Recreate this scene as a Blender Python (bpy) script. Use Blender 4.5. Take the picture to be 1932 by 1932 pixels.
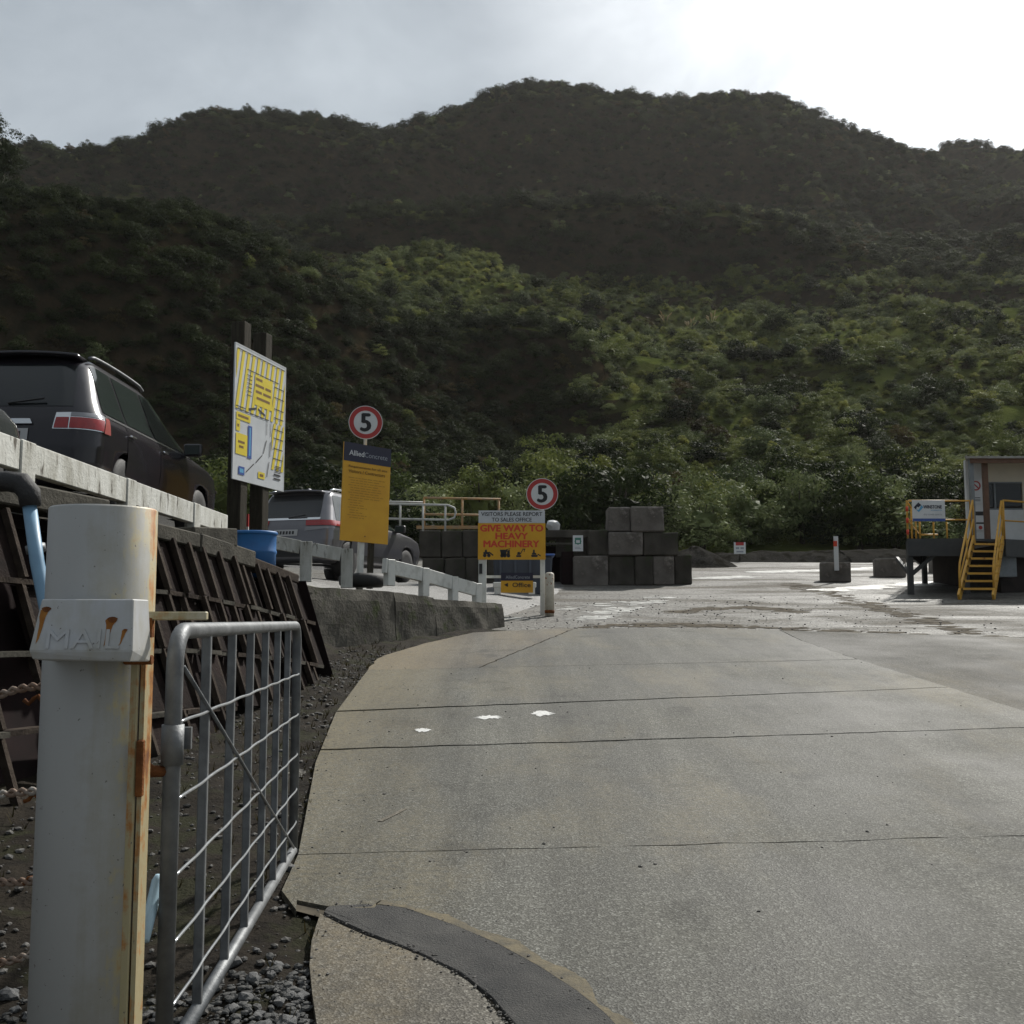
import bpy, bmesh, math, random
import numpy as np
from mathutils import Vector, Matrix, noise as mnoise

random.seed(11); np.random.seed(11)
for _o in list(bpy.data.objects): bpy.data.objects.remove(_o)
SC = bpy.context.scene
COL = SC.collection
R = math.radians

# ------------------------------------------------------------------ camera, sky, sun, exposure
F = 2050.0                       # focal length in 1932-pixel units
PITCH = math.atan(203.0 / F)
SLOPE = 0.093                    # the yard climbs away from the camera
CAM = Vector((0, 0, 1.77))
cd = bpy.data.cameras.new('camera'); cam = bpy.data.objects.new('camera', cd); COL.objects.link(cam)
cam.location = CAM; cam.rotation_euler = (math.pi / 2 + PITCH, 0, 0)
cd.sensor_width = 36; cd.lens = 36 * F / 1932; cd.clip_end = 3000; cd.clip_start = 0.05
SC.camera = cam

SUN_AZ, SUN_EL = R(32), R(42)    # azimuth clockwise from +Y (view direction)
SUN = Vector((math.sin(SUN_AZ) * math.cos(SUN_EL), math.cos(SUN_AZ) * math.cos(SUN_EL), math.sin(SUN_EL)))
world = bpy.data.worlds.new('World'); SC.world = world; world.use_nodes = True
nt = world.node_tree; nt.nodes.clear(); N = nt.nodes; Lk = nt.links
def wn(t, **k):
    n = N.new(t)
    for a, b in k.items(): setattr(n, a, b)
    return n
wo = wn('ShaderNodeOutputWorld'); wb = wn('ShaderNodeBackground'); wb.inputs[1].default_value = 0.1
sky = wn('ShaderNodeTexSky', sky_type='NISHITA', sun_disc=False)
sky.sun_elevation = SUN_EL; sky.sun_rotation = SUN_AZ
tc = wn('ShaderNodeTexCoord')
mp = wn('ShaderNodeMapping'); mp.inputs['Scale'].default_value = (1.0, 1.0, 1.7)
nz = wn('ShaderNodeTexNoise'); nz.inputs['Scale'].default_value = 3.4; nz.inputs['Detail'].default_value = 6; nz.inputs['Roughness'].default_value = .55
nz.inputs['Distortion'].default_value = .35
Lk.new(tc.outputs['Generated'], mp.inputs[0]); Lk.new(mp.outputs[0], nz.inputs['Vector'])
rp = wn('ShaderNodeValToRGB')
rp.color_ramp.elements[0].position = .34; rp.color_ramp.elements[0].color = (3.7, 4.15, 4.55, 1)
rp.color_ramp.elements[1].position = .68; rp.color_ramp.elements[1].color = (5.9, 6.45, 6.85, 1)
Lk.new(nz.outputs['Fac'], rp.inputs[0])
dt = wn('ShaderNodeVectorMath', operation='DOT_PRODUCT'); dt.inputs[1].default_value = SUN
nv = wn('ShaderNodeVectorMath', operation='NORMALIZE'); Lk.new(tc.outputs['Generated'], nv.inputs[0]); Lk.new(nv.outputs[0], dt.inputs[0])
gl = wn('ShaderNodeMapRange', interpolation_type='SMOOTHSTEP'); gl.inputs[1].default_value = .84; gl.inputs[2].default_value = 1.0
gl.inputs[3].default_value = 0; gl.inputs[4].default_value = 1
Lk.new(dt.outputs['Value'], gl.inputs[0])
glm = wn('ShaderNodeMath', operation='MULTIPLY_ADD'); glm.inputs[1].default_value = .9; glm.inputs[2].default_value = .0
Lk.new(nz.outputs['Fac'], glm.inputs[0])
gl2 = wn('ShaderNodeMath', operation='MULTIPLY'); Lk.new(gl.outputs[0], gl2.inputs[0]); Lk.new(glm.outputs[0], gl2.inputs[1])
gc = wn('ShaderNodeVectorMath', operation='SCALE'); gc.inputs[0].default_value = (27, 27, 26.8); Lk.new(gl2.outputs[0], gc.inputs['Scale'])
fo = wn('ShaderNodeMapRange', interpolation_type='SMOOTHSTEP')      # cloud cover is duller away from the sun
fo.inputs[1].default_value = -.75; fo.inputs[2].default_value = .75; fo.inputs[3].default_value = .5; fo.inputs[4].default_value = 1.0
Lk.new(dt.outputs['Value'], fo.inputs[0])
fs_ = wn('ShaderNodeVectorMath', operation='SCALE'); Lk.new(rp.outputs[0], fs_.inputs[0]); Lk.new(fo.outputs[0], fs_.inputs['Scale'])
ad = wn('ShaderNodeVectorMath', operation='ADD'); Lk.new(fs_.outputs[0], ad.inputs[0]); Lk.new(gc.outputs[0], ad.inputs[1])
mx = wn('ShaderNodeMix', data_type='RGBA'); mx.inputs[0].default_value = .88
Lk.new(sky.outputs[0], mx.inputs[6]); Lk.new(ad.outputs[0], mx.inputs[7])
Lk.new(mx.outputs[2], wb.inputs[0]); Lk.new(wb.outputs[0], wo.inputs[0])

sd = bpy.data.lights.new('sun', 'SUN'); so = bpy.data.objects.new('sun', sd); COL.objects.link(so)
sd.energy = 5.0; sd.angle = R(2.0); sd.color = (1, .965, .90)
so.rotation_euler = (-SUN).to_track_quat('-Z', 'Y').to_euler(); so.location = (0, 0, 60)
SC.view_settings.view_transform = 'Standard'; SC.view_settings.look = 'None'
SC.view_settings.exposure = 0; SC.view_settings.gamma = 1; SC.view_settings.use_curve_mapping = False
SC.render.engine = 'CYCLES'

# ------------------------------------------------------------------ layout helpers
def ray(px, py):
    u = (px - 966) / F; v = (966 - py) / F
    c, s = math.cos(PITCH), math.sin(PITCH)
    return Vector((u, c - v * s, s + v * c))
def at(px, py, Y):
    r = ray(px, py); return CAM + r * (Y / r.y)
def gp(px, py, dz=0.0):
    r = ray(px, py); t = (CAM.z - dz) / (SLOPE * r.y - r.z); return CAM + r * t
def gz(y): return SLOPE * y
def lerp(a, b, t): return a + (b - a) * t
def sst(t):
    t = max(0, min(1, t)); return t * t * (3 - 2 * t)

# ------------------------------------------------------------------ materials
MATS = {}
def newmat(name):
    m = bpy.data.materials.new(name); m.use_nodes = True; MATS[name] = m
    nt = m.node_tree; b = nt.nodes['Principled BSDF']
    return m, nt, b
def nd(nt, t, **k):
    n = nt.nodes.new(t)
    for a, b in k.items():
        if a.startswith('i_'):
            key = a[2:]
            n.inputs[int(key) if key.isdigit() else key.replace('_', ' ')].default_value = b
        else: setattr(n, a, b)
    return n
def c4(c): return (c[0], c[1], c[2], 1)
def M(name, c1, c2=None, scale=6.0, rough=.6, bump=0.0, bscale=40.0, metallic=0.0, spec=.5, detail=6.0, stretch=(1, 1, 1), lo=.35, hi=.65, c3=None, s3=30., lo3=.55, hi3=.7, coat=0):
    m, nt, b = newmat(name)
    b.inputs['Roughness'].default_value = rough; b.inputs['Metallic'].default_value = metallic
    if rough >= .8 and spec == .5: spec = .12
    b.inputs['Specular IOR Level'].default_value = spec; b.inputs['Coat Weight'].default_value = coat
    b.inputs['Base Color'].default_value = c4(c1)
    L = nt.links
    if c2 is not None or bump:
        t = nd(nt, 'ShaderNodeTexCoord'); mpn = nd(nt, 'ShaderNodeMapping'); mpn.inputs['Scale'].default_value = stretch
        L.new(t.outputs['Object'], mpn.inputs[0])
    if c2 is not None:
        n1 = nd(nt, 'ShaderNodeTexNoise', i_Scale=scale, i_Detail=detail, i_Roughness=.6); L.new(mpn.outputs[0], n1.inputs['Vector'])
        mr = nd(nt, 'ShaderNodeMapRange'); mr.inputs[1].default_value = lo; mr.inputs[2].default_value = hi; L.new(n1.outputs['Fac'], mr.inputs[0])
        mix = nd(nt, 'ShaderNodeMix', data_type='RGBA'); mix.inputs[6].default_value = c4(c1); mix.inputs[7].default_value = c4(c2)
        L.new(mr.outputs[0], mix.inputs[0]); out = mix.outputs[2]
        if c3 is not None:
            n3 = nd(nt, 'ShaderNodeTexNoise', i_Scale=s3, i_Detail=4.0, i_Roughness=.6); L.new(mpn.outputs[0], n3.inputs['Vector'])
            mr3 = nd(nt, 'ShaderNodeMapRange'); mr3.inputs[1].default_value = lo3; mr3.inputs[2].default_value = hi3; L.new(n3.outputs['Fac'], mr3.inputs[0])
            mix3 = nd(nt, 'ShaderNodeMix', data_type='RGBA'); mix3.inputs[7].default_value = c4(c3)
            L.new(out, mix3.inputs[6]); L.new(mr3.outputs[0], mix3.inputs[0]); out = mix3.outputs[2]
        L.new(out, b.inputs['Base Color'])
    if bump:
        nb = nd(nt, 'ShaderNodeTexNoise', i_Scale=bscale, i_Detail=5.0, i_Roughness=.65); L.new(t.outputs['Object'], nb.inputs['Vector'])
        bp = nd(nt, 'ShaderNodeBump', i_Strength=bump, i_Distance=.02); L.new(nb.outputs['Fac'], bp.inputs['Height']); L.new(bp.outputs[0], b.inputs['Normal'])
    return m

def foliage(name, c1, c2, trans=.22):
    m, nt, b = newmat(name); L = nt.links
    oi = nd(nt, 'ShaderNodeObjectInfo'); g = nd(nt, 'ShaderNodeNewGeometry')
    ad = nd(nt, 'ShaderNodeMath', operation='ADD'); L.new(oi.outputs['Random'], ad.inputs[0])
    t = nd(nt, 'ShaderNodeTexCoord'); n1 = nd(nt, 'ShaderNodeTexNoise', i_Scale=1.7, i_Detail=3.0); L.new(t.outputs['Object'], n1.inputs['Vector'])
    mu = nd(nt, 'ShaderNodeMath', operation='MULTIPLY_ADD'); mu.inputs[1].default_value = 1.6; mu.inputs[2].default_value = -.8
    L.new(n1.outputs['Fac'], mu.inputs[0]); L.new(mu.outputs[0], ad.inputs[1])
    nl = nd(nt, 'ShaderNodeTexNoise', i_Scale=.045, i_Detail=3.0); L.new(oi.outputs['Location'], nl.inputs['Vector'])
    ml = nd(nt, 'ShaderNodeMath', operation='MULTIPLY_ADD'); ml.inputs[1].default_value = 2.0; ml.inputs[2].default_value = -1.0; L.new(nl.outputs['Fac'], ml.inputs[0])
    al = nd(nt, 'ShaderNodeMath', operation='ADD'); L.new(ad.outputs[0], al.inputs[0]); L.new(ml.outputs[0], al.inputs[1]); ad = al
    ad2 = nd(nt, 'ShaderNodeMath', operation='MULTIPLY_ADD'); ad2.inputs[1].default_value = .5; L.new(g.outputs['Random Per Island'], ad2.inputs[0])
    sb = nd(nt, 'ShaderNodeMath', operation='SUBTRACT'); sb.inputs[1].default_value = .25; L.new(ad.outputs[0], sb.inputs[0]); L.new(sb.outputs[0], ad2.inputs[2])
    mix = nd(nt, 'ShaderNodeMix', data_type='RGBA'); mix.clamp_factor = True
    mix.inputs[6].default_value = c4(c1); mix.inputs[7].default_value = c4(c2); L.new(ad2.outputs[0], mix.inputs[0])
    b.inputs['Roughness'].default_value = .6; b.inputs['Specular IOR Level'].default_value = .035
    L.new(mix.outputs[2], b.inputs['Base Color'])
    tr = nd(nt, 'ShaderNodeBsdfTranslucent'); L.new(mix.outputs[2], tr.inputs[0])
    ms = nd(nt, 'ShaderNodeMixShader'); ms.inputs[0].default_value = trans
    L.new(b.outputs[0], ms.inputs[1]); L.new(tr.outputs[0], ms.inputs[2])
    L.new(ms.outputs[0], nt.nodes['Material Output'].inputs[0])
    return m

def concrete_road(name, tint=(1, 1, 1), dark=1.0, dirt=.5, rough=.66):
    """exposed-aggregate concrete: fine stone speckle, blotches, tan silt"""
    m, nt, b = newmat(name); L = nt.links
    t = nd(nt, 'ShaderNodeTexCoord')
    v = nd(nt, 'ShaderNodeTexVoronoi', i_Scale=115.0); L.new(t.outputs['Object'], v.inputs['Vector'])
    sp = nd(nt, 'ShaderNodeValToRGB'); e = sp.color_ramp.elements
    e[0].position = 0; e[0].color = (.030, .028, .025, 1); e[1].position = 1; e[1].color = (.27, .26, .235, 1)
    k = e.new(.45); k.color = (.078, .073, .063, 1); k = e.new(.8); k.color = (.125, .118, .103, 1)
    sepc = nd(nt, 'ShaderNodeSeparateColor'); L.new(v.outputs['Color'], sepc.inputs[0]); L.new(sepc.outputs[0], sp.inputs[0])
    nf = nd(nt, 'ShaderNodeTexNoise', i_Scale=25.0, i_Detail=6.0, i_Roughness=.7); L.new(t.outputs['Object'], nf.inputs['Vector'])
    m1 = nd(nt, 'ShaderNodeMix', data_type='RGBA'); m1.inputs[7].default_value = (.098, .091, .078, 1)
    L.new(sp.outputs[0], m1.inputs[6]); m1.inputs[0].default_value = .4
    # broad wear blotches
    nb = nd(nt, 'ShaderNodeTexNoise', i_Scale=.55, i_Detail=7.0, i_Roughness=.62); L.new(t.outputs['Object'], nb.inputs['Vector'])
    mr = nd(nt, 'ShaderNodeMapRange'); mr.inputs[1].default_value = .3; mr.inputs[2].default_value = .72; mr.inputs[3].default_value = .66 * dark; mr.inputs[4].default_value = 1.25 * dark
    L.new(nb.outputs['Fac'], mr.inputs[0])
    mu = nd(nt, 'ShaderNodeMix', data_type='RGBA', blend_type='MULTIPLY'); mu.inputs[0].default_value = 1
    L.new(m1.outputs[2], mu.inputs[6]); L.new(mr.outputs[0], mu.inputs[7])
    # damp stains and wheel tracks
    n5 = nd(nt, 'ShaderNodeTexNoise', i_Scale=1.7, i_Detail=6.0, i_Roughness=.65); L.new(t.outputs['Object'], n5.inputs['Vector'])
    r5 = nd(nt, 'ShaderNodeMapRange'); r5.inputs[1].default_value = .56; r5.inputs[2].default_value = .68; r5.inputs[3].default_value = 1.0; r5.inputs[4].default_value = .66; L.new(n5.outputs['Fac'], r5.inputs[0])
    mp6 = nd(nt, 'ShaderNodeMapping'); mp6.inputs['Scale'].default_value = (2.6, .16, 1); mp6.inputs['Rotation'].default_value = (0, 0, -.18); L.new(t.outputs['Object'], mp6.inputs[0])
    n6 = nd(nt, 'ShaderNodeTexNoise', i_Scale=1.0, i_Detail=7.0, i_Roughness=.7); L.new(mp6.outputs[0], n6.inputs['Vector'])
    r6 = nd(nt, 'ShaderNodeMapRange'); r6.inputs[1].default_value = .35; r6.inputs[2].default_value = .65; r6.inputs[3].default_value = .78; r6.inputs[4].default_value = 1.2; L.new(n6.outputs['Fac'], r6.inputs[0])
    m56 = nd(nt, 'ShaderNodeMath', operation='MULTIPLY'); L.new(r5.outputs[0], m56.inputs[0]); L.new(r6.outputs[0], m56.inputs[1])
    mu2 = nd(nt, 'ShaderNodeMix', data_type='RGBA', blend_type='MULTIPLY'); mu2.inputs[0].default_value = 1; L.new(mu.outputs[2], mu2.inputs[6]); L.new(m56.outputs[0], mu2.inputs[7]); mu = mu2
    # tan silt washed into streaks
    mpn = nd(nt, 'ShaderNodeMapping'); mpn.inputs['Scale'].default_value = (1, .35, 1); mpn.inputs['Location'].default_value = (3.1, 1.7, 0); L.new(t.outputs['Object'], mpn.inputs[0])
    ns = nd(nt, 'ShaderNodeTexNoise', i_Scale=.8, i_Detail=8.0, i_Roughness=.66); L.new(mpn.outputs[0], ns.inputs['Vector'])
    ms = nd(nt, 'ShaderNodeMapRange'); ms.inputs[1].default_value = .48; ms.inputs[2].default_value = .72; ms.inputs[4].default_value = dirt
    L.new(ns.outputs['Fac'], ms.inputs[0])
    sx = nd(nt, 'ShaderNodeSeparateXYZ'); L.new(t.outputs['Object'], sx.inputs[0])
    # silt gathers beside the verge (the left border of the driveway)
    ex = nd(nt, 'ShaderNodeMapRange'); ex.inputs[1].default_value = -.55; ex.inputs[2].default_value = -1.35; ex.inputs[4].default_value = .8
    wob = nd(nt, 'ShaderNodeMath', operation='MULTIPLY_ADD'); wob.inputs[1].default_value = 1.4; L.new(ns.outputs['Fac'], wob.inputs[0]); 
    sxa = nd(nt, 'ShaderNodeMath', operation='ADD'); sxa.inputs[1].default_value = -.7; L.new(sx.outputs[0], sxa.inputs[0]); L.new(sxa.outputs[0], wob.inputs[2])
    L.new(wob.outputs[0], ex.inputs[0])
    mxx = nd(nt, 'ShaderNodeMath', operation='MAXIMUM'); L.new(ms.outputs[0], mxx.inputs[0]); L.new(ex.outputs[0], mxx.inputs[1])
    brk = nd(nt, 'ShaderNodeMath', operation='MULTIPLY'); L.new(mxx.outputs[0], brk.inputs[0])
    bm_ = nd(nt, 'ShaderNodeMapRange'); bm_.inputs[1].default_value = .3; bm_.inputs[2].default_value = .6; L.new(nf.outputs['Fac'], bm_.inputs[0]); L.new(bm_.outputs[0], brk.inputs[1])
    m2 = nd(nt, 'ShaderNodeMix', data_type='RGBA'); m2.inputs[7].default_value = (.19, .155, .098, 1)
    L.new(brk.outputs[0], m2.inputs[0]); L.new(mu.outputs[2], m2.inputs[6])
    tn = nd(nt, 'ShaderNodeMix', data_type='RGBA', blend_type='MULTIPLY'); tn.inputs[0].default_value = 1; tn.inputs[7].default_value = c4(tint)
    L.new(m2.outputs[2], tn.inputs[6]); L.new(tn.outputs[2], b.inputs['Base Color'])
    rr = nd(nt, 'ShaderNodeMapRange'); rr.inputs[1].default_value = .3; rr.inputs[2].default_value = .7; rr.inputs[3].default_value = rough - .12; rr.inputs[4].default_value = rough + .15
    L.new(nb.outputs['Fac'], rr.inputs[0]); L.new(rr.outputs[0], b.inputs['Roughness'])
    bp = nd(nt, 'ShaderNodeBump', i_Strength=.45, i_Distance=.004); L.new(v.outputs['Distance'], bp.inputs['Height'])
    bp2 = nd(nt, 'ShaderNodeBump', i_Strength=.4, i_Distance=.012); L.new(nf.outputs['Fac'], bp2.inputs['Height']); L.new(bp.outputs[0], bp2.inputs['Normal'])
    L.new(bp2.outputs[0], b.inputs['Normal'])
    b.inputs['Specular IOR Level'].default_value = .16
    return m

def yard_mat(name):
    m, nt, b = newmat(name); L = nt.links
    t = nd(nt, 'ShaderNodeTexCoord')
    v = nd(nt, 'ShaderNodeTexVoronoi', i_Scale=24.0); L.new(t.outputs['Object'], v.inputs['Vector'])
    n1 = nd(nt, 'ShaderNodeTexNoise', i_Scale=9.0, i_Detail=8.0, i_Roughness=.7); L.new(t.outputs['Object'], n1.inputs['Vector'])
    mpn = nd(nt, 'ShaderNodeMapping'); mpn.inputs['Scale'].default_value = (.22, .55, 1); mpn.inputs['Rotation'].default_value = (0, 0, .25); L.new(t.outputs['Object'], mpn.inputs[0])
    n2 = nd(nt, 'ShaderNodeTexNoise', i_Scale=1.0, i_Detail=8.0, i_Roughness=.68, i_Distortion=.6); L.new(mpn.outputs[0], n2.inputs['Vector'])
    r1 = nd(nt, 'ShaderNodeValToRGB'); e = r1.color_ramp.elements
    e[0].position = .3; e[0].color = (.05, .047, .042, 1); e[1].position = .72; e[1].color = (.19, .182, .16, 1)
    L.new(n1.outputs['Fac'], r1.inputs[0])
    r2 = nd(nt, 'ShaderNodeMapRange'); r2.inputs[1].default_value = .5; r2.inputs[2].default_value = .62; L.new(n2.outputs['Fac'], r2.inputs[0])
    mx = nd(nt, 'ShaderNodeMix', data_type='RGBA'); mx.inputs[7].default_value = (.072, .060, .044, 1)
    ml = nd(nt, 'ShaderNodeMath', operation='MULTIPLY'); ml.inputs[1].default_value = .75; L.new(r2.outputs[0], ml.inputs[0])
    L.new(ml.outputs[0], mx.inputs[0]); L.new(r1.outputs[0], mx.inputs[6])
    sepc = nd(nt, 'ShaderNodeSeparateColor'); L.new(v.outputs['Color'], sepc.inputs[0])
    mr = nd(nt, 'ShaderNodeMapRange'); mr.inputs[3].default_value = .6; mr.inputs[4].default_value = 1.35; L.new(sepc.outputs[0], mr.inputs[0])
    mu = nd(nt, 'ShaderNodeMix', data_type='RGBA', blend_type='MULTIPLY'); mu.inputs[0].default_value = 1; L.new(mx.outputs[2], mu.inputs[6]); L.new(mr.outputs[0], mu.inputs[7])
    L.new(mu.outputs[2], b.inputs['Base Color'])
    rr = nd(nt, 'ShaderNodeMapRange'); rr.inputs[1].default_value = .36; rr.inputs[2].default_value = .6; rr.inputs[3].default_value = .45; rr.inputs[4].default_value = .85
    L.new(n2.outputs['Fac'], rr.inputs[0]); L.new(rr.outputs[0], b.inputs['Roughness'])
    bp = nd(nt, 'ShaderNodeBump', i_Strength=.7, i_Distance=.03); L.new(n1.outputs['Fac'], bp.inputs['Height'])
    bp2 = nd(nt, 'ShaderNodeBump', i_Strength=.6, i_Distance=.02); L.new(v.outputs['Distance'], bp2.inputs['Height']); L.new(bp.outputs[0], bp2.inputs['Normal'])
    L.new(bp2.outputs[0], b.inputs['Normal']); b.inputs['Specular IOR Level'].default_value = .22
    return m

def hill_mat(name):
    m, nt, b = newmat(name); L = nt.links
    t = nd(nt, 'ShaderNodeTexCoord'); g = nd(nt, 'ShaderNodeNewGeometry')
    n1 = nd(nt, 'ShaderNodeTexNoise', i_Scale=.12, i_Detail=9.0, i_Roughness=.7); L.new(t.outputs['Object'], n1.inputs['Vector'])
    r1 = nd(nt, 'ShaderNodeValToRGB'); e = r1.color_ramp.elements
    e[0].position = .33; e[0].color = (.030, .040, .012, 1); e[1].position = .72; e[1].color = (.080, .078, .026, 1)
    k = e.new(.52); k.color = (.085, .100, .028, 1); L.new(n1.outputs['Fac'], r1.inputs[0])
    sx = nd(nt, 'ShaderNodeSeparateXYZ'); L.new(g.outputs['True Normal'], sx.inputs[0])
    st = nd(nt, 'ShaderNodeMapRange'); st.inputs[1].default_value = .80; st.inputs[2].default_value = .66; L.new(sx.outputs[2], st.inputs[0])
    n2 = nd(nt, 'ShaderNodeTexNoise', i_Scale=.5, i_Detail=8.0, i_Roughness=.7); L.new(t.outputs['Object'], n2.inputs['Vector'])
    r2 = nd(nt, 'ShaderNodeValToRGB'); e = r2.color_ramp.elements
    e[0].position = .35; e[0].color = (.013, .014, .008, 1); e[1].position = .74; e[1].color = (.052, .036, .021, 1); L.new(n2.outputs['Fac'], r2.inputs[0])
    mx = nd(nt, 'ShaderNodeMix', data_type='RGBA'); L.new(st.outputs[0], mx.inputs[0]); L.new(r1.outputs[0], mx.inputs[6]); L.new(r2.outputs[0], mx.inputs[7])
    L.new(mx.outputs[2], b.inputs['Base Color']); b.inputs['Roughness'].default_value = .95; b.inputs['Specular IOR Level'].default_value = .0
    bp = nd(nt, 'ShaderNodeBump', i_Strength=.8, i_Distance=.6); L.new(n2.outputs['Fac'], bp.inputs['Height']); L.new(bp.outputs[0], b.inputs['Normal'])
    return m

def rust_paint(name, paint, rust_amt=.5, side=None, fine=9.0):
    """painted steel with rust runs; side=(x0,x1) gives the local x band where runs gather"""
    m, nt, b = newmat(name); L = nt.links
    t = nd(nt, 'ShaderNodeTexCoord')
    mpn = nd(nt, 'ShaderNodeMapping'); mpn.inputs['Scale'].default_value = (1, 1, .08); L.new(t.outputs['Object'], mpn.inputs[0])
    n1 = nd(nt, 'ShaderNodeTexNoise', i_Scale=fine * 2.2, i_Detail=6.0, i_Roughness=.6); L.new(mpn.outputs[0], n1.inputs['Vector'])
    n2 = nd(nt, 'ShaderNodeTexNoise', i_Scale=fine, i_Detail=8.0, i_Roughness=.7); L.new(t.outputs['Object'], n2.inputs['Vector'])
    n4 = nd(nt, 'ShaderNodeTexNoise', i_Scale=75.0, i_Detail=3.0, i_Roughness=.6); L.new(t.outputs['Object'], n4.inputs['Vector'])
    ad = nd(nt, 'ShaderNodeMath', operation='ADD'); L.new(n1.outputs['Fac'], ad.inputs[0]); L.new(n2.outputs['Fac'], ad.inputs[1])
    src = ad.outputs[0]
    if side is not None:
        sx = nd(nt, 'ShaderNodeSeparateXYZ'); L.new(t.outputs['Object'], sx.inputs[0])
        mr = nd(nt, 'ShaderNodeMapRange'); mr.inputs[1].default_value = side[0]; mr.inputs[2].default_value = side[1]; mr.inputs[3].default_value = -.45; mr.inputs[4].default_value = .42
        L.new(sx.outputs[0], mr.inputs[0]); a2 = nd(nt, 'ShaderNodeMath', operation='ADD'); L.new(src, a2.inputs[0]); L.new(mr.outputs[0], a2.inputs[1]); src = a2.outputs[0]
    rp = nd(nt, 'ShaderNodeValToRGB'); e = rp.color_ramp.elements
    hi = 1.45 - rust_amt * .6
    sc = nd(nt, 'ShaderNodeMapRange'); sc.inputs[1].default_value = hi - .55; sc.inputs[2].default_value = hi + .25; L.new(src, sc.inputs[0]); L.new(sc.outputs[0], rp.inputs[0])
    p = paint
    e[0].position = .0; e[0].color = c4(p); e[1].position = 1; e[1].color = (.13, .045, .018, 1)
    k = e.new(.42); k.color = c4((p[0] * .86, p[1] * .83, p[2] * .74)); k = e.new(.60); k.color = (.37, .315, .18, 1); k = e.new(.78); k.color = (.36, .155, .035, 1)
    # small chips
    ch = nd(nt, 'ShaderNodeMapRange'); ch.inputs[1].default_value = .69; ch.inputs[2].default_value = .73; L.new(n4.outputs['Fac'], ch.inputs[0])
    mx = nd(nt, 'ShaderNodeMix', data_type='RGBA'); mx.inputs[7].default_value = (.10, .085, .07, 1); L.new(ch.outputs[0], mx.inputs[0]); L.new(rp.outputs[0], mx.inputs[6])
    L.new(mx.outputs[2], b.inputs['Base Color']); b.inputs['Roughness'].default_value = .5
    bp = nd(nt, 'ShaderNodeBump', i_Strength=.25, i_Distance=.004); L.new(n2.outputs['Fac'], bp.inputs['Height']); L.new(bp.outputs[0], b.inputs['Normal'])
    return m

m_slab = concrete_road('driveway_concrete', tint=(.96, 1, .99), dark=.98, dirt=.7)
m_slab2 = concrete_road('old_driveway_concrete', tint=(.95, .97, .97), dark=.84, dirt=.5, rough=.75)
m_slab3 = concrete_road('pale_driveway_concrete', tint=(1.12, 1.1, 1.05), dark=1.0, dirt=.75)
m_yard = yard_mat('yard_surface')
m_asph = M('asphalt_patch', (.050, .050, .050), (.090, .087, .082), 3.5, .8, .9, 110, c3=(.15, .145, .13), s3=150, lo3=.6, hi3=.72, spec=.2)
m_soil = M('soil', (.009, .007, .005), (.024, .019, .013), 7, .9, 1.0, 35, c3=(.020, .020, .009), s3=3.0, lo3=.52, hi3=.62)
m_stone = M('stone', (.15, .15, .15), (.07, .07, .068), 9, .7, .5, 60)
m_stoned = M('gravel_stone', (.035, .032, .028), (.10, .095, .087), 2.0, .75, .5, 60)
m_hill = hill_mat('hill_ground')
m_cwall = M('weathered_concrete', (.13, .12, .10), (.055, .050, .042), 2.2, .85, .7, 22, c3=(.050, .060, .025), s3=3.5, lo3=.56, hi3=.68)
m_block = M('block_concrete', (.20, .18, .16), (.09, .08, .07), 1.3, .85, .8, 18, c3=(.36, .32, .29), s3=2.6, lo3=.56, hi3=.75)
m_blockd = M('dark_block_concrete', (.10, .09, .076), (.042, .038, .032), 1.2, .88, .6, 30, c3=(.045, .055, .028), s3=2.5, lo3=.55, hi3=.7)
m_rail = M('white_painted_timber', (.54, .54, .50), (.27, .26, .215), 5, .75, .4, 30, stretch=(1, 1, .3), lo=.42, hi=.72, c3=(.07, .06, .042), s3=9, lo3=.57, hi3=.66)
m_wpost = M('white_painted_post', (.62, .62, .58), (.42, .42, .38), 6, .6, .15, 30, lo=.5, hi=.75)
m_crib = M('crib_concrete', (.062, .048, .037), (.028, .021, .017), 6, .9, .6, 40)
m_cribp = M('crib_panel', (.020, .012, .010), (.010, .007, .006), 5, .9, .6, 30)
m_capc = M('cap_concrete', (.10, .092, .076), (.05, .047, .039), 5, .88, .6, 35)
m_galv = M('galvanised_steel', (.19, .198, .203), (.11, .115, .12), 11, .55, .15, 60, metallic=.5)
m_galvw = M('galvanised_wire', (.50, .52, .54), (.36, .38, .40), 16, .3, 0, metallic=.7)
m_pipe = rust_paint('white_pipe_paint', (.33, .33, .32), .30, side=(-.02, .19))
m_mail = rust_paint('letterbox_paint', (.42, .43, .445), .12)
m_ang = rust_paint('rusty_angle_paint', (.42, .37, .22), .62, fine=14.0)
m_ang2 = rust_paint('rusted_angle_paint', (.40, .33, .20), .72, fine=16.0)
m_rust = M('rust', (.23, .085, .025), (.10, .04, .018), 12, .85, .5, 60)
m_rustl = M('rust_stain', (.36, .17, .045), (.22, .08, .02), 14, .8, 0)
m_rustw = M('rusty_cable', (.26, .20, .155), (.15, .075, .04), 14, .75, .4, 90, c3=(.42, .40, .36), s3=9, lo3=.5, hi3=.62)
m_blue = M('blue_pipe', (.18, .32, .45), (.14, .25, .36), 8, .45)
m_bluep = M('blue_board', (.012, .13, .36), (.014, .10, .28), 4, .55)
m_rub = M('black_rubber', (.013, .013, .014), (.022, .021, .021), 10, .7, .3, 50)
m_black = M('black_plastic', (.012, .012, .013), None, rough=.5)
m_yel = M('yellow_handrail_paint', (.62, .34, .035), (.52, .26, .03), 10, .5, 0, c3=(.30, .12, .03), s3=14, lo3=.62, hi3=.7)
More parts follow.
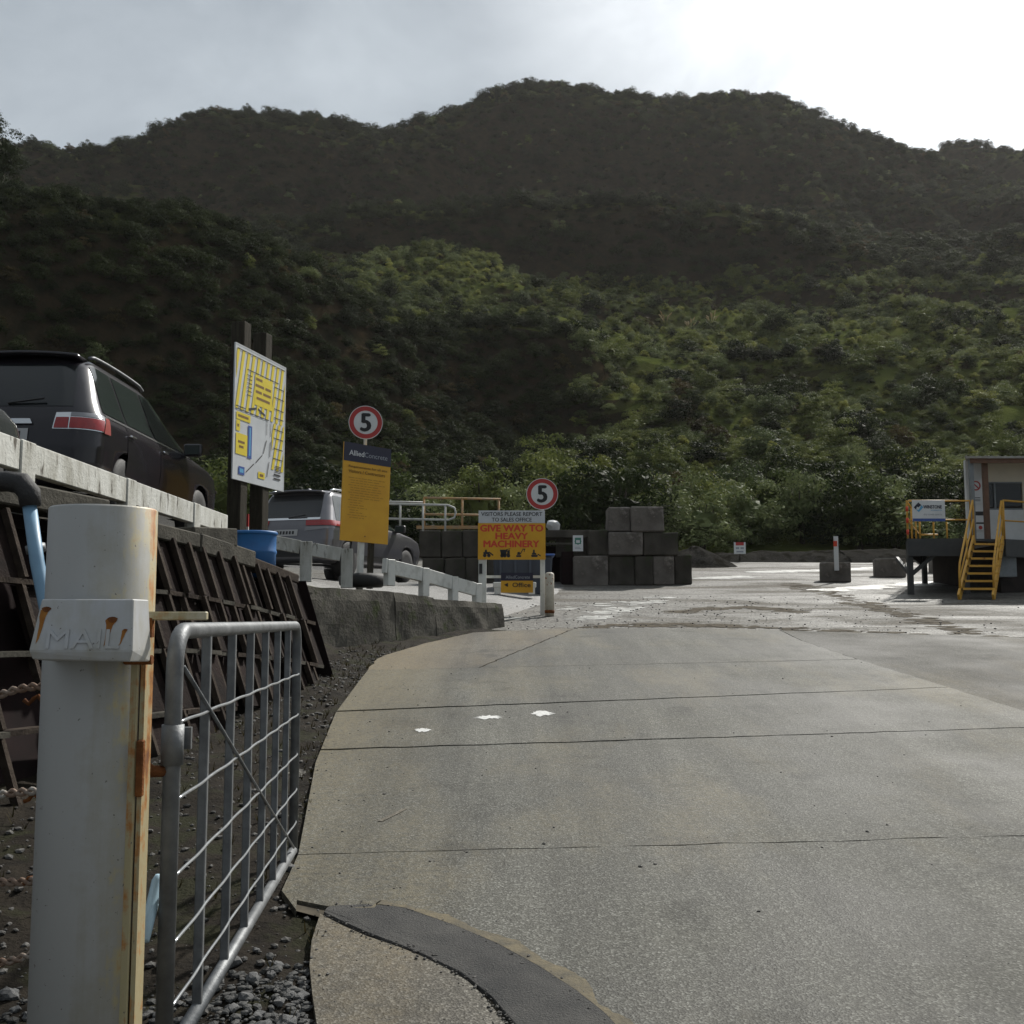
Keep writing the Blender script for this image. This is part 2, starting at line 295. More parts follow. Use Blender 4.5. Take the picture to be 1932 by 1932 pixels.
m_rustrail = M('rusty_orange_rail', (.42, .23, .075), (.30, .22, .14), 7, .7, 0)
m_whrail = M('white_rail', (.50, .50, .47), (.36, .36, .33), 7, .6)
m_dsteel = M('dark_steel', (.030, .033, .034), (.045, .045, .044), 6, .6, .2, 40)
m_cream = M('cream_cladding', (.60, .54, .42), (.52, .47, .37), 2, .6)
m_white = M('white_cladding', (.62, .63, .62), (.52, .53, .52), 2, .6)
m_brown = M('brown_timber', (.16, .085, .05), (.11, .06, .038), 8, .75, .3, 40)
m_greyp = M('grey_post', (.20, .22, .23), (.15, .165, .17), 6, .6)
m_iron = M('roof_iron', (.42, .42, .40), (.30, .27, .23), 5, .5, metallic=.3)
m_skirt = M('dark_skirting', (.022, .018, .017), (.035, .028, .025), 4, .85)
m_tim = M('weathered_post_timber', (.055, .049, .036), (.030, .026, .020), 8, .88, .5, 30, stretch=(4, 4, .5))
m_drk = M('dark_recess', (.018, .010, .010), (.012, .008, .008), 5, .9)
m_glitter = M('painted_wet_glitter', (.42, .42, .39), (.16, .155, .14), 3.5, .45, .5, 30, lo=.42, hi=.62)  # pale colour standing in for sun glitter on wet ground
m_paint = M('road_paint', (.62, .62, .60), (.42, .42, .40), 30, .7)
# signs (flat print)
s_white = M('sign_white', (.66, .67, .67), (.58, .59, .59), 3, .45)
s_grey = M('sign_grey_white', (.58, .60, .62), (.50, .52, .54), 3, .45)
s_yel = M('sign_yellow', (.68, .36, .012), (.62, .31, .01), 3, .5)
s_lyel = M('sign_lemon', (.70, .56, .04), (.64, .5, .03), 3, .5)
s_red = M('sign_red', (.42, .030, .028), (.36, .03, .028), 3, .5)
s_ored = M('sign_orange_red', (.62, .055, .02), None, rough=.5)
s_blk = M('sign_black', (.012, .012, .014), None, rough=.55)
s_navy = M('sign_navy', (.012, .013, .038), (.010, .010, .028), 3, .5)
s_blue = M('sign_blue', (.035, .08, .30), None, rough=.5)
s_lblue = M('sign_light_blue', (.10, .34, .55), None, rough=.5)
s_dyel = M('sign_text_dark_on_yellow', (.16, .08, .008), None, rough=.6)
s_brn = M('sign_text_faint', (.42, .21, .008), None, rough=.6)
s_grn = M('sign_green', (.05, .20, .14), None, rough=.5)
s_gry = M('sign_text_grey', (.28, .30, .33), None, rough=.5)
# vehicles
v_dark = M('dark_car_paint', (.012, .010, .014), (.014, .012, .016), 3, .22, spec=.5, coat=.15)
v_silver = M('silver_car_paint', (.15, .147, .158), (.135, .132, .143), 3, .28, metallic=.55, coat=.6)
v_grey = M('grey_car_paint', (.06, .068, .07), (.055, .06, .062), 3, .25, metallic=.3, coat=.6)
v_glass = M('car_glass', (.012, .014, .015), None, rough=.08, spec=.5)
v_glass2 = M('car_side_glass', (.022, .03, .027), None, rough=.08, spec=.6)
v_red = M('lamp_red', (.33, .012, .012), (.25, .01, .012), 30, .18, coat=.5)
v_redl = M('lamp_pale_red', (.36, .10, .09), None, rough=.2, coat=.5)
v_chr = M('chrome', (.68, .69, .70), None, rough=.15, metallic=.9)
v_lens = M('lamp_clear', (.20, .20, .215), None, rough=.15, coat=.5)
v_plast = M('car_black_plastic', (.018, .018, .019), None, rough=.5)
v_plate = M('number_plate', (.40, .40, .40), None, rough=.4)
v_alloy = M('wheel_alloy', (.42, .43, .44), None, rough=.35, metallic=.6)
# foliage
FOL = [foliage('leaf_dark_green', (.012, .020, .0065), (.034, .048, .013)),
       foliage('leaf_mid_green', (.056, .076, .022), (.190, .212, .062)),
       foliage('leaf_grey_green', (.064, .086, .036), (.200, .230, .095)),
       foliage('leaf_yellow_green', (.130, .146, .034), (.310, .315, .082), .3),
       foliage('leaf_olive_brown', (.034, .029, .011), (.090, .070, .026))]
m_bark = M('bark', (.05, .04, .03), (.028, .022, .017), 9, .9, .6, 40)
m_plume = foliage('plume', (.42, .33, .20), (.55, .48, .34), .4)

# ------------------------------------------------------------------ mesh helpers
class MB:
    def __init__(s): s.v = []; s.f = []
    def quad(s, a, b, c, d):
        i = len(s.v); s.v += [tuple(a), tuple(b), tuple(c), tuple(d)]; s.f.append((i, i + 1, i + 2, i + 3)); return s
    def poly(s, pts):
        i = len(s.v); s.v += [tuple(p) for p in pts]; s.f.append(tuple(range(i, i + len(pts)))); return s
    def box(s, c, d, rot=None):
        c = Vector(c); h = Vector(d) * .5; i = len(s.v)
        for x in (-1, 1):
            for y in (-1, 1):
                for z in (-1, 1):
                    p = Vector((x * h.x, y * h.y, z * h.z))
                    if rot is not None: p = rot @ p
                    s.v.append(tuple(c + p))
        for f in ((0, 1, 3, 2), (4, 6, 7, 5), (0, 4, 5, 1), (2, 3, 7, 6), (0, 2, 6, 4), (1, 5, 7, 3)): s.f.append(tuple(i + k for k in f))
        return s
    def beam(s, a, b, w, h, up=(0, 0, 1)):
        a = Vector(a); b = Vector(b); d = (b - a); L = d.length; d.normalize(); up = Vector(up)
        if abs(d.dot(up)) > .99: up = Vector((0, 1, 0))
        x = d.cross(up).normalized(); z = x.cross(d).normalized()
        rot = Matrix((x, d, z)).transposed()
        return s.box((a + b) * .5, (w, L, h), rot)
    def tube(s, path, r, n=8, cap=True):
        path = [Vector(p) for p in path]; rings = []
        prev = None
        for k, p in enumerate(path):
            d = (path[min(k + 1, len(path) - 1)] - path[max(k - 1, 0)]).normalized()
            if prev is None:
                up = Vector((0, 0, 1)) if abs(d.z) < .9 else Vector((1, 0, 0))
                x = d.cross(up).normalized()
            else:
                x = (prev - d * prev.dot(d)).normalized()
            prev = x; y = d.cross(x); rr = r[k] if isinstance(r, (list, tuple)) else r
            ring = []
            for j in range(n):
                a = 2 * math.pi * j / n; ring.append(len(s.v)); s.v.append(tuple(p + x * math.cos(a) * rr + y * math.sin(a) * rr))
            rings.append(ring)
        for a, b in zip(rings[:-1], rings[1:]):
            for j in range(n): s.f.append((a[j], a[(j + 1) % n], b[(j + 1) % n], b[j]))
        if cap: s.f.append(tuple(reversed(rings[0]))); s.f.append(tuple(rings[-1]))
        return s
    def lathe(s, prof, n=32, axis='z', c=(0, 0, 0)):
        c = Vector(c); rings = []
        for (r, h) in prof:
            ring = []
            for j in range(n):
                a = 2 * math.pi * j / n
                p = {'z': Vector((r * math.cos(a), r * math.sin(a), h)), 'x': Vector((h, r * math.cos(a), r * math.sin(a))), 'y': Vector((r * math.cos(a), h, r * math.sin(a)))}[axis]
                ring.append(len(s.v)); s.v.append(tuple(c + p))
            rings.append(ring)
        for a, b in zip(rings[:-1], rings[1:]):
            for j in range(n): s.f.append((a[j], a[(j + 1) % n], b[(j + 1) % n], b[j]))
        s.f.append(tuple(reversed(rings[0]))); s.f.append(tuple(rings[-1]))
        return s
    def grid(s, fn, us, vs):
        i = len(s.v); nu, nv_ = len(us), len(vs)
        for v in vs:
            for u in us: s.v.append(tuple(fn(u, v)))
        for b in range(nv_ - 1):
            for a in range(nu - 1):
                k = i + b * nu + a; s.f.append((k, k + 1, k + nu + 1, k + nu))
        return s
    def mesh(s, name, mat, smooth=False):
        me = bpy.data.meshes.new(name); me.from_pydata(s.v, [], s.f); me.update()
        if mat is not None: me.materials.append(mat)
        if smooth: me.polygons.foreach_set('use_smooth', [True] * len(me.polygons))
        return me
    def build(s, name, mat, parent=None, smooth=False, loc=None, fix=True):
        me = s.mesh(name, mat, smooth)
        if fix:
            bm = bmesh.new(); bm.from_mesh(me); bmesh.ops.recalc_face_normals(bm, faces=bm.faces); bm.to_mesh(me); bm.free()
        return link(name, me, parent, loc)
def link(name, me, parent=None, loc=None, rz=0):
    o = bpy.data.objects.new(name, me); COL.objects.link(o)
    if parent is not None: o.parent = parent
    if loc is not None: o.location = loc
    if rz: o.rotation_euler = (0, 0, rz)
    return o
def bevel_mesh(me, w, seg=1, ang=35):
    bm = bmesh.new(); bm.from_mesh(me)
    es = [e for e in bm.edges if len(e.link_faces) == 2 and e.calc_face_angle(0) > R(ang)]
    bmesh.ops.bevel(bm, geom=es, offset=w, segments=seg, profile=.6, affect='EDGES'); bm.to_mesh(me); bm.free()
_bc = {}
def box_obj(name, c, d, mat, parent=None, rz=0, bev=0.0, rough=0.0, seed=0):
    key = (tuple(round(x, 3) for x in d), mat.name, bev, rough, seed)
    if key not in _bc:
        me = MB().box((0, 0, 0), d).mesh(name, mat)
        bm = bmesh.new(); bm.from_mesh(me); bmesh.ops.recalc_face_normals(bm, faces=bm.faces)
        if rough:
            bmesh.ops.subdivide_edges(bm, edges=bm.edges[:], cuts=2, use_grid_fill=True)
            for v in bm.verts:
                n = mnoise.noise_vector(v.co * 3 + Vector((seed * 7.3, seed, 0))); v.co += n * rough
        bm.to_mesh(me); bm.free()
        if bev: bevel_mesh(me, bev, 1, 50)
        _bc[key] = me
    return link(name, _bc[key], parent, Vector(c), rz)
def empty(name, loc=(0, 0, 0), rz=0):
    o = bpy.data.objects.new(name, None); COL.objects.link(o); o.location = loc; o.rotation_euler = (0, 0, rz); o.empty_display_size = .2
    return o
def tag(o, label=None, cat=None, group=None, kind=None):
    if label: o['label'] = label
    if cat: o['category'] = cat
    if group: o['group'] = group
    if kind: o['kind'] = kind
    return o
def copy_tree(o, parent=None):
    c = o.copy(); COL.objects.link(c); c.parent = parent
    for ch in o.children: copy_tree(ch, c)
    return c

# ------------------------------------------------------------------ ground and yard
def fbm(x, y, s, oct=4):
    v = 0; a = 1; 
    for k in range(oct): v += a * mnoise.noise(Vector((x * s, y * s, 3.3 * k))); a *= .5; s *= 2.1
    return v
xs = np.concatenate([np.linspace(-70, -16, 10), np.linspace(-14, 34, 121), np.linspace(38, 95, 10)])
ys = np.concatenate([np.linspace(-40, 2, 8), np.linspace(4, 58, 136)])
b = MB(); b.grid(lambda x, y: (x, y, gz(y) - .055 + (.003 * fbm(x, y, .35) if y > 16 else 0)), list(xs), list(ys))
tag(b.build('ground', m_yard, smooth=True), kind='structure')

# concrete driveway: slabs in bays between joints
drive = tag(empty('driveway'), kind='structure')
def slab(pts, mat, th=.05, dz=0.0, jit=.034, seg=.12):
    P = []
    n = len(pts)
    for k in range(n):
        a = Vector(pts[k]); c = Vector(pts[(k + 1) % n]); m_ = max(1, int((c - a).length / seg))
        for j in range(m_):
            p = a.lerp(c, j / m_)
            if j: p += Vector((mnoise.noise(p.to_3d() * 5) * jit, mnoise.noise(p.to_3d() * 5 + Vector((9, 9, 9))) * jit))
            P.append(p)
    bld = MB(); top = [(p.x, p.y, gz(p.y) + dz) for p in P]; bot = [(p.x, p.y, gz(p.y) + dz - th) for p in P]
    bld.poly(top); k = len(top); i = len(bld.v); bld.v += bot
    for j in range(k): bld.f.append((j, i + j, i + (j + 1) % k, (j + 1) % k))
    me = bld.mesh('concrete_slab', mat)
    bm = bmesh.new(); bm.from_mesh(me); bmesh.ops.recalc_face_normals(bm, faces=bm.faces); bm.to_mesh(me); bm.free()
    return link('concrete_slab', me, drive)
g2 = lambda px, py: gp(px, py).to_2d()
# joint stations (Y at left border / Y at right), left border X, seam X on the right
def xl(y): return float(np.interp(y, [2.0, 3.8, 4.4, 4.95, 5.1, 5.84, 8.0, 10.0, 12.0, 13.9, 15.4, 18.2], [-.60, -.66, -.78, -.76, -1.08, -1.12, -1.42, -1.60, -1.66, -1.70, -1.25, -.10]))
def seam(y):   # long seam towards the right
    a, c = gp(1563, 1227), gp(1932, 1343); t = (y - a.y) / (c.y - a.y); return a.x + (c.x - a.x) * t
JO = [(gp(730, 1264), gp(1593, 1244)), (gp(625, 1345), gp(1750, 1298)), (gp(625, 1415), gp(1932, 1373)), (gp(640, 1610), gp(1932, 1577))]
def jy(k, x):
    a, c = JO[k]; return a.y + (c.y - a.y) * (x - a.x) / (c.x - a.x)
GAP = .009
def bay(fy0, fy1, mat, x1f, x0f=xl, n=12):
    """slab between the joints fy0(x) (near) and fy1(x) (far)"""
    L = []; Rr = []
    y0 = fy0(-1.2) + GAP; y1 = fy1(-1.4) - GAP
    for k in range(n + 1):
        y = lerp(y0, y1, k / n); L.append(Vector((x0f(y), y)))
    # right border
    xr0 = x1f(fy0(3)); xr1 = x1f(fy1(3))
    pts = []
    for k in range(n + 1): pts.append(L[k])
    pts.append(Vector((xr1, fy1(xr1) - GAP))); pts.append(Vector((xr0, fy0(xr0) + GAP)))
    return slab(pts, mat, seg=.15)
end_y = lambda x: gp(1100, 1184).y + .03 * x
def rs(y): return seam(y) - GAP
# far bays, split by the diagonal long joint on the left
pa, pb = gp(903, 1259), gp(1083, 1186)
slab([Vector((xl(y), y)) for y in np.linspace(jy(0, -1.6) + GAP, 15.4, 7)] + [Vector((-.6, 16.9)), Vector((pb.x - .2, end_y(0) - .1)), Vector((pb.x - .015, pb.y)), Vector((pa.x - .015, jy(0, pa.x) + GAP))], m_slab3)
slab([Vector((pa.x + .01, jy(0, pa.x) + GAP)), Vector((pb.x + .01, pb.y)), g2(1200, 1185), g2(1330, 1186), g2(1470, 1188.5), g2(1510, 1208), Vector((seam(jy(0, 3.9)) - GAP, jy(0, 3.9) + GAP))], m_slab)
bay(lambda x: jy(1, x), lambda x: jy(0, x), m_slab, rs)
bay(lambda x: jy(2, x), lambda x: jy(1, x), m_slab, rs)
sq = gp(1932, 1343)
far_r = 14.0
bay(lambda x: jy(3, x), lambda x: jy(2, x), m_slab, lambda y: min(seam(y) - GAP, far_r))
# near bay, cut on the left by the asphalt patch
pat_r = [gp(620, 1712), gp(700, 1708), gp(760, 1716), gp(850, 1748), (gp(930, 1782)), gp(1010, 1826), gp(1080, 1872), gp(1130, 1912), gp(1175, 1960), gp(1230, 2040), gp(1290, 2180), gp(1330, 2400)]
pat_l = [gp(612, 1722), gp(650, 1742), gp(700, 1764), gp(760, 1784), gp(800, 1800), gp(850, 1824), gp(890, 1848), gp(920, 1875), gp(950, 1912), gp(980, 1945), gp(1010, 2020), gp(1040, 2160), gp(1060, 2400)]
near = [Vector((xl(jy(3, -1.1)), jy(3, -1.1) - GAP))] + [Vector((xl(y), y)) for y in (5.6, 5.3, 5.05)] + [g2(560, 1698), g2(610, 1708)] + [p.to_2d() + Vector((.012, .008)) for p in pat_r] + [Vector((1.2, -6)), Vector((12, -6)), Vector((12, jy(3, 12) - GAP))]
slab(near, m_slab, seg=.25)
left = [p.to_2d() + Vector((-.016, -.012)) for p in pat_l] + [Vector((.15, 0)), Vector((-.45, 0)), g2(590, 2100), g2(602, 1960), g2(590, 1880), g2(584, 1820), g2(588, 1775), g2(596, 1748)]
slab(left, m_slab3, seg=.2)
# slabs right of the seam
slab([g2(1474, 1189), g2(1600, 1192), g2(1760, 1197), g2(1960, 1203), g2(2300, 1214), g2(2300, 1500), g2(2010, 1372), g2(1936, 1344), g2(1760, 1289), g2(1570, 1228), g2(1516, 1209)], m_slab2, dz=-.006, seg=.3)
# bedding dirt that shows in the joints
b = MB(); b.grid(lambda x, y: (x, y, gz(y) - .014 + .004 * fbm(x, y, 3, 2)), list(np.linspace(-1.55, 12, 60)), list(np.linspace(1, 16.4, 80)))
i0 = len(b.v); b.v = [(max(v[0], xl(v[1]) + .05), v[1], v[2]) for v in b.v]
tag(b.build('bedding_dirt', M('bedding_dirt', (.030, .026, .02), (.075, .064, .046), 6, .9), smooth=True), kind='structure')
# asphalt patch in the trench
pp = pat_r + list(reversed(pat_l))
ap = MB()
for k in range(len(pat_r) - 1):
    pass
pl = []
bm = bmesh.new(); ring = []
def patch_pt(t, s):
    a = np.interp(t, np.linspace(0, 1, len(pat_r)), [p.x for p in pat_r]), np.interp(t, np.linspace(0, 1, len(pat_r)), [p.y for p in pat_r])
    c = np.interp(t, np.linspace(0, 1, len(pat_l)), [p.x for p in pat_l]), np.interp(t, np.linspace(0, 1, len(pat_l)), [p.y for p in pat_l])
    x = lerp(a[0], c[0], s); y = lerp(a[1], c[1], s)
    edge = (mnoise.noise(Vector((x * 14, y * 14, 0))) * .014 + mnoise.noise(Vector((x * 45, y * 45, 3))) * .008) * (1 if s in (0, 1) else (.6 if s > .8 else 0))
    z = gz(y) + .0035 + .004 * math.sin(math.pi * s) + .004 * fbm(x, y, 7, 3)
    if s == 0: z = gz(y) + .003; x += .035; y += .02
    if s == 1: z = gz(y) - .012
    return (x + edge, y + edge, z)
bm.free()
ap.grid(patch_pt, [0, .06, .15, .3, .45, .6, .75, .88, .97, 1], [t for t in np.linspace(0, 1, 70)])
tag(ap.build('asphalt_strip', m_asph, smooth=True), kind='structure')

m_silt = M('tan_silt', (.17, .145, .098), (.105, .095, .075), 14, .85, .4, 60)
b = MB()
def silt_pt(s_, t):
    n = len(pat_r); k = t * (n - 1); i = min(int(k), n - 2); a = pat_r[i]; c = pat_r[i + 1]; q = a.lerp(c, k - i); d = (c - a); nn = Vector((d.y, -d.x, 0)).normalized()
    if nn.x < 0 and nn.y < 0: nn = -nn
    w = .018 + .075 * (.5 + mnoise.noise(Vector((t * 9, 3, 0)))) * min(1, t * 6 + .3) + .02 * mnoise.noise(Vector((t * 60, s_ * 9, 1)))
    q = q + nn * (.02 + s_ * w); return (q.x, q.y, gz(q.y) + .0022)
b.grid(silt_pt, [0, .5, 1], list(np.linspace(0, .9, 120)))
tag(b.build('silt_strip', m_silt, smooth=True), kind='structure')

# soil verge between the driveway and the crib wall
def wallx(y): return float(np.interp(y, [2, 5, 9, 12, 13.2, 15.2, 18.6], [-3.9, -3.25, -2.42, -2.02, -2.1, -2.2, -.3]))
def verge(s, y):
    x = lerp(xl(y) + .05, wallx(y) - .35, s)
    if s < 0: return (xl(y) + .45, y, gz(y) - .05)
    h = fbm(x, y, 2.2) * .035 + fbm(x, y, 9, 2) * .014
    z = gz(y) - .035 + max(0, s) * .10 + h * (1 if s > .03 else .2)
    if s > .8: z += (s - .8) * .5
    return (x, y, z)
b = MB(); b.grid(verge, [-1] + list(np.linspace(0, 1, 46)), list(np.linspace(2.2, 17.6, 190)))
tag(b.build('soil_verge', m_soil, smooth=True), kind='structure')

# raised car park terrace behind the walls
def tb(y): return float(np.interp(y, [3, 9, 12, 13.3, 14.9, 18.3, 19.6, 20.8, 24, 29], [-4.35, -3.05, -2.55, -2.85, -2.35, -.45, -.1, .35, 1.2, 1.7]))
def tzb(y): return float(np.interp(y, [3, 9, 12, 14.7, 18.45, 19.6, 20.8, 24, 29], [2.42, 2.38, 2.12, 2.12, 2.0, gz(19.6) - .09, gz(20.8) - .1, gz(24) - .1, gz(29) - .1]))
def terrace(s, y):
    xb = tb(y); x = lerp(xb, -22, s ** 1.6); d = xb - x
    zt = max(lerp(2.82, 2.58, sst((y - 15.5) / 3)), gz(y) + .015); f_ = sst((y - 11.5) / 2.5)
    d0 = lerp(0, 1.9, f_); dw = lerp(1.4, 2.6, f_)
    z1_ = tzb(y) + (.20 * min(1, d / 1.6) if y > 18.4 else .17 * min(1, d / 2.0))
    z = lerp(z1_, zt, sst((d - d0) / dw))
    if y > 27.5: z = lerp(z, gz(y) - .04, sst((y - 27.5) / 3))
    return (x, y, z + .012 * fbm(x, y, 1.5))
m_park = M('car_park_gravel', (.10, .098, .092), (.20, .195, .185), 14, .6, .8, 50, c3=(.07, .066, .06), s3=.8, lo3=.5, hi3=.65)
m_fill = M('bank_fill', (.026, .022, .017), (.060, .052, .042), 9, .92, 1.0, 30, c3=(.04, .045, .018), s3=2.2, lo3=.55, hi3=.66)
b = MB(); b.grid(terrace, list(np.linspace(0, 1, 46)), list(np.linspace(2.5, 19.1, 90)))
tag(b.build('bank_fill', m_fill, smooth=True), kind='structure')
b = MB(); b.grid(terrace, list(np.linspace(0, 1, 46)), list(np.linspace(19.1, 31, 60)))
tag(b.build('car_park', m_park, smooth=True), kind='structure')

# sun glitter on the wet yard, painted as pale blotches
def blotches(name, pts, n, mat, seed, rmin, rmax, dz):
    r = random.Random(seed); b = MB(); P = [Vector(q) for q in pts]
    for k in range(n):
        t = r.random() * (len(P) - 1); i = int(t); c = P[i].lerp(P[i + 1], t - i) + Vector((r.gauss(0, .16), r.gauss(0, .16))); rx = r.uniform(rmin, rmax); ry = rx * r.uniform(.35, .8); m_ = 11
        b.poly([(c.x + math.cos(a) * rx * r.uniform(.6, 1.2), c.y + math.sin(a) * ry * r.uniform(.6, 1.2), gz(c.y + math.sin(a) * ry) + dz + .0003 * (k % 12)) for a in [6.2832 * j / m_ for j in range(m_)]])
    tag(b.build(name, mat, fix=False), kind='structure')
blotches('painted_glitter', [g2(1095, 1165), g2(1140, 1153), g2(1190, 1140), g2(1245, 1122)], 80, m_glitter, 1, .05, .26, -.0515)
blotches('painted_glitter', [g2(960, 1162), g2(1005, 1162)], 12, m_glitter, 2, .05, .16, -.0515)
blotches('painted_glitter', [g2(1060, 1146), g2(1120, 1138), g2(1180, 1130)], 30, m_glitter, 5, .05, .22, -.0515)
blotches('painted_glitter', [g2(1322, 1089), g2(1400, 1085)], 40, m_glitter, 3, .15, .5, -.0515)
blotches('painted_glitter', [g2(1430, 1077), g2(1690, 1068)], 60, m_glitter, 4, .2, .8, -.0515)
blotches('painted_glitter', [g2(1560, 1110), g2(1660, 1104), g2(1790, 1094)], 70, m_glitter, 6, .15, .6, -.0515)
m_dirt = M('brown_dirt', (.055, .044, .030), (.10, .083, .058), 7, .9, .8, 40)
for sd_, pts_ in ((11, [g2(1470, 1096), g2(1540, 1112), g2(1640, 1140), g2(1780, 1175), g2(1932, 1222)]), (12, [g2(1500, 1096), g2(1590, 1120), g2(1720, 1158), g2(1960, 1222)]), (13, [g2(1130, 1176), g2(1300, 1173), g2(1480, 1180), g2(1700, 1190)]), (14, [g2(1250, 1150), g2(1400, 1140), g2(1520, 1150)])):
    blotches('dirt_track', pts_, 150, m_dirt, sd_, .03, .22, -.0515)

# ------------------------------------------------------------------ hill
cp = []
def hp(px, py, Y, up=0): p = at(px, py, Y); cp.append((p.x, p.y, p.z - up))
for x in np.linspace(-70, 70, 15): cp.append((x, 48, gz(48))); cp.append((x, 42, gz(42)))
# foot bank, right and centre
for px in (1000, 1250, 1500, 1750, 1950, 2200): hp(px, 1000, 57); hp(px, 890, 69, 2)
for px in (1150, 1400, 1700, 1950, 2200): hp(px, 800, 86, 2); hp(px, 700, 114, 1.5); hp(px, 605, 150, 1); hp(px, 528, 188, 1)
hp(760, 490, 176); hp(900, 508, 180); hp(850, 545, 152); hp(1050, 605, 136); hp(1000, 560, 160)
# upper bluff and bench
for px, pb_, pt in ((540, 450, 400), (640, 482, 392), (760, 486, 388), (950, 505, 385), (1150, 512, 385), (1350, 512, 390), (1500, 500, 410)):
    hp(px, pb_, 193); hp(px, pt, 200, 2.5); cp.append((cp[-1][0] * 1.14, 232, cp[-1][2] + 1.5))
for px, py, Y in ((1650, 475, 204), (1800, 445, 222), (1950, 425, 232), (2200, 405, 240)): hp(px, py, Y)
# upper slopes and ridge
RID = [(-260, 330, 262), (-100, 300, 265), (60, 284, 268), (160, 274, 272), (260, 258, 276), (390, 228, 288), (500, 226, 292), (620, 236, 298), (760, 240, 306), (810, 226, 310), (850, 210, 314), (930, 182, 324), (1045, 166, 332), (1120, 190, 334), (1200, 202, 336), (1320, 198, 338), (1400, 188, 338), (1475, 186, 336), (1530, 226, 334), (1620, 248, 332), (1700, 266, 332), (1770, 296, 336)]
for px, py, Y in RID:
    hp(px, py, Y, 1.0 if px < 700 else 2.2); p = at(px, py, Y); cp.append((p.x * 1.1, Y + 34, p.z - 22))
    hp(px, lerp(py, 385, .5), lerp(Y, 238, .5), 3)
for px in (1790, 1860, 1940, 2060, 2250): hp(px, 284, 385); p = cp[-1]; cp.append((p[0] * 1.1, 420, p[2] - 15)); hp(px, 360, 312)
# left spur
SP = [(-320, 345, 74), (-150, 350, 77), (0, 362, 80), (180, 385, 84), (390, 412, 89), (500, 450, 93), (590, 500, 97), (690, 548, 101), (780, 584, 104), (880, 604, 106), (980, 606, 107), (1050, 636, 107)]
for px, py, Y in SP:
    hp(px, py, Y, .5); p = cp[-1]; cp.append((p[0] * 1.1, Y + 12, p[2] + .5))
for px, py, Y in ((-300, 980, 61), (-100, 980, 62), (150, 980, 64), (400, 960, 67), (650, 940, 74), (800, 890, 83), (950, 840, 93), (1045, 790, 99), (-150, 660, 68), (100, 660, 73), (400, 680, 78), (600, 720, 85), (780, 740, 93), (920, 730, 99), (1030, 712, 103)): hp(px, py, Y, 1)
cp = np.array(cp)
def tps(P):
    xy = P[:, :2] / 50.0; n = len(P)
    d = np.linalg.norm(xy[:, None] - xy[None], axis=2); K = np.where(d > 0, d * d * np.log(d + 1e-12), 0) + np.eye(n) * .0006
    A = np.zeros((n + 3, n + 3)); A[:n, :n] = K; A[:n, n] = 1; A[:n, n + 1:] = xy; A[n, :n] = 1; A[n + 1:, :n] = xy.T
    w = np.linalg.solve(A, np.concatenate([P[:, 2], [0, 0, 0]]))
    def ev(x, y):
        q = np.stack([x, y], -1).reshape(-1, 2) / 50.0; out = np.zeros(len(q))
        for k in range(0, len(q), 4000):
            qq = q[k:k + 4000]; dd = np.linalg.norm(qq[:, None] - xy[None], axis=2)
            out[k:k + 4000] = (np.where(dd > 0, dd * dd * np.log(dd + 1e-12), 0) @ w[:n]) + w[n] + qq @ w[n + 1:]
        return out.reshape(np.shape(x))
    return ev
EV = tps(cp)
hx = np.arange(-225, 300, 2.4); hy = np.concatenate([np.arange(49, 120, 1.5), np.arange(120, 440, 2.7)])
GX, GY = np.meshgrid(hx, hy)
HZ = EV(GX, GY)
rng = np.random.RandomState(5)
nzv = np.zeros_like(HZ)
for j in range(HZ.shape[0]):
    for i in range(HZ.shape[1]):
        x, y = GX[j, i], GY[j, i]
        gul = 0.0
        if 205 < y:
            yr_ = float(np.interp(966 + F * x / y, [q[0] for q in RID], [q[2] for q in RID]))
            gul = -max(0, .30 - abs(mnoise.noise(Vector((x * .024 + .004 * y, y * .006, 21))))) * 26 * min(1, (y - 205) / 30) * max(0, min(1, (yr_ - 22 - y) / 30))
        nzv[j, i] = gul + mnoise.noise(Vector((x * .045, y * .045, 0))) * 2.2 + mnoise.noise(Vector((x * .13, y * .13, 7))) * .8
w_ = np.clip((GY - 52) / 22, 0, 1)
HZ = HZ + nzv * w_ * (1 + .9 * np.clip((GY - 225) / 40, 0, 1) - 1.1 * np.clip((GY - 275) / 40, 0, 1))
# old quarry benches on the open slope
mk_ = np.clip((GY - 84) / 16, 0, 1) * np.clip((196 - GY) / 10, 0, 1) * np.clip((GX / GY - .03 + .0012 * (GY - 84)) / .06, 0, 1)
HZ = HZ + mk_ * 1.25 * np.sin(2 * np.pi * (HZ + 1.5 * np.sin(GX * .035)) / 9.5)
w2 = np.clip((GY - 49) / 4.0, 0, 1); w2 = w2 * w2 * (3 - 2 * w2)
HZ = (gz(GY) - .12) * (1 - w2) + np.maximum(HZ, gz(GY) - .5) * w2
def hz(x, y):
    i = np.clip(np.searchsorted(hx, x) - 1, 0, len(hx) - 2); j = np.clip(np.searchsorted(hy, y) - 1, 0, len(hy) - 2)
    u = (x - hx[i]) / (hx[i + 1] - hx[i]); v = (y - hy[j]) / (hy[j + 1] - hy[j])
    return (HZ[j, i] * (1 - u) * (1 - v) + HZ[j, i + 1] * u * (1 - v) + HZ[j + 1, i] * (1 - u) * v + HZ[j + 1, i + 1] * u * v)
nx, ny = len(hx), len(hy)
V = np.stack([GX, GY, HZ], -1).reshape(-1, 3)
idx = np.arange(nx * ny).reshape(ny, nx)
Fq = np.stack([idx[:-1, :-1], idx[:-1, 1:], idx[1:, 1:], idx[1:, :-1]], -1).reshape(-1, 4)
me = bpy.data.meshes.new('hillside'); me.from_pydata(V.tolist(), [], Fq.tolist()); me.materials.append(m_hill)
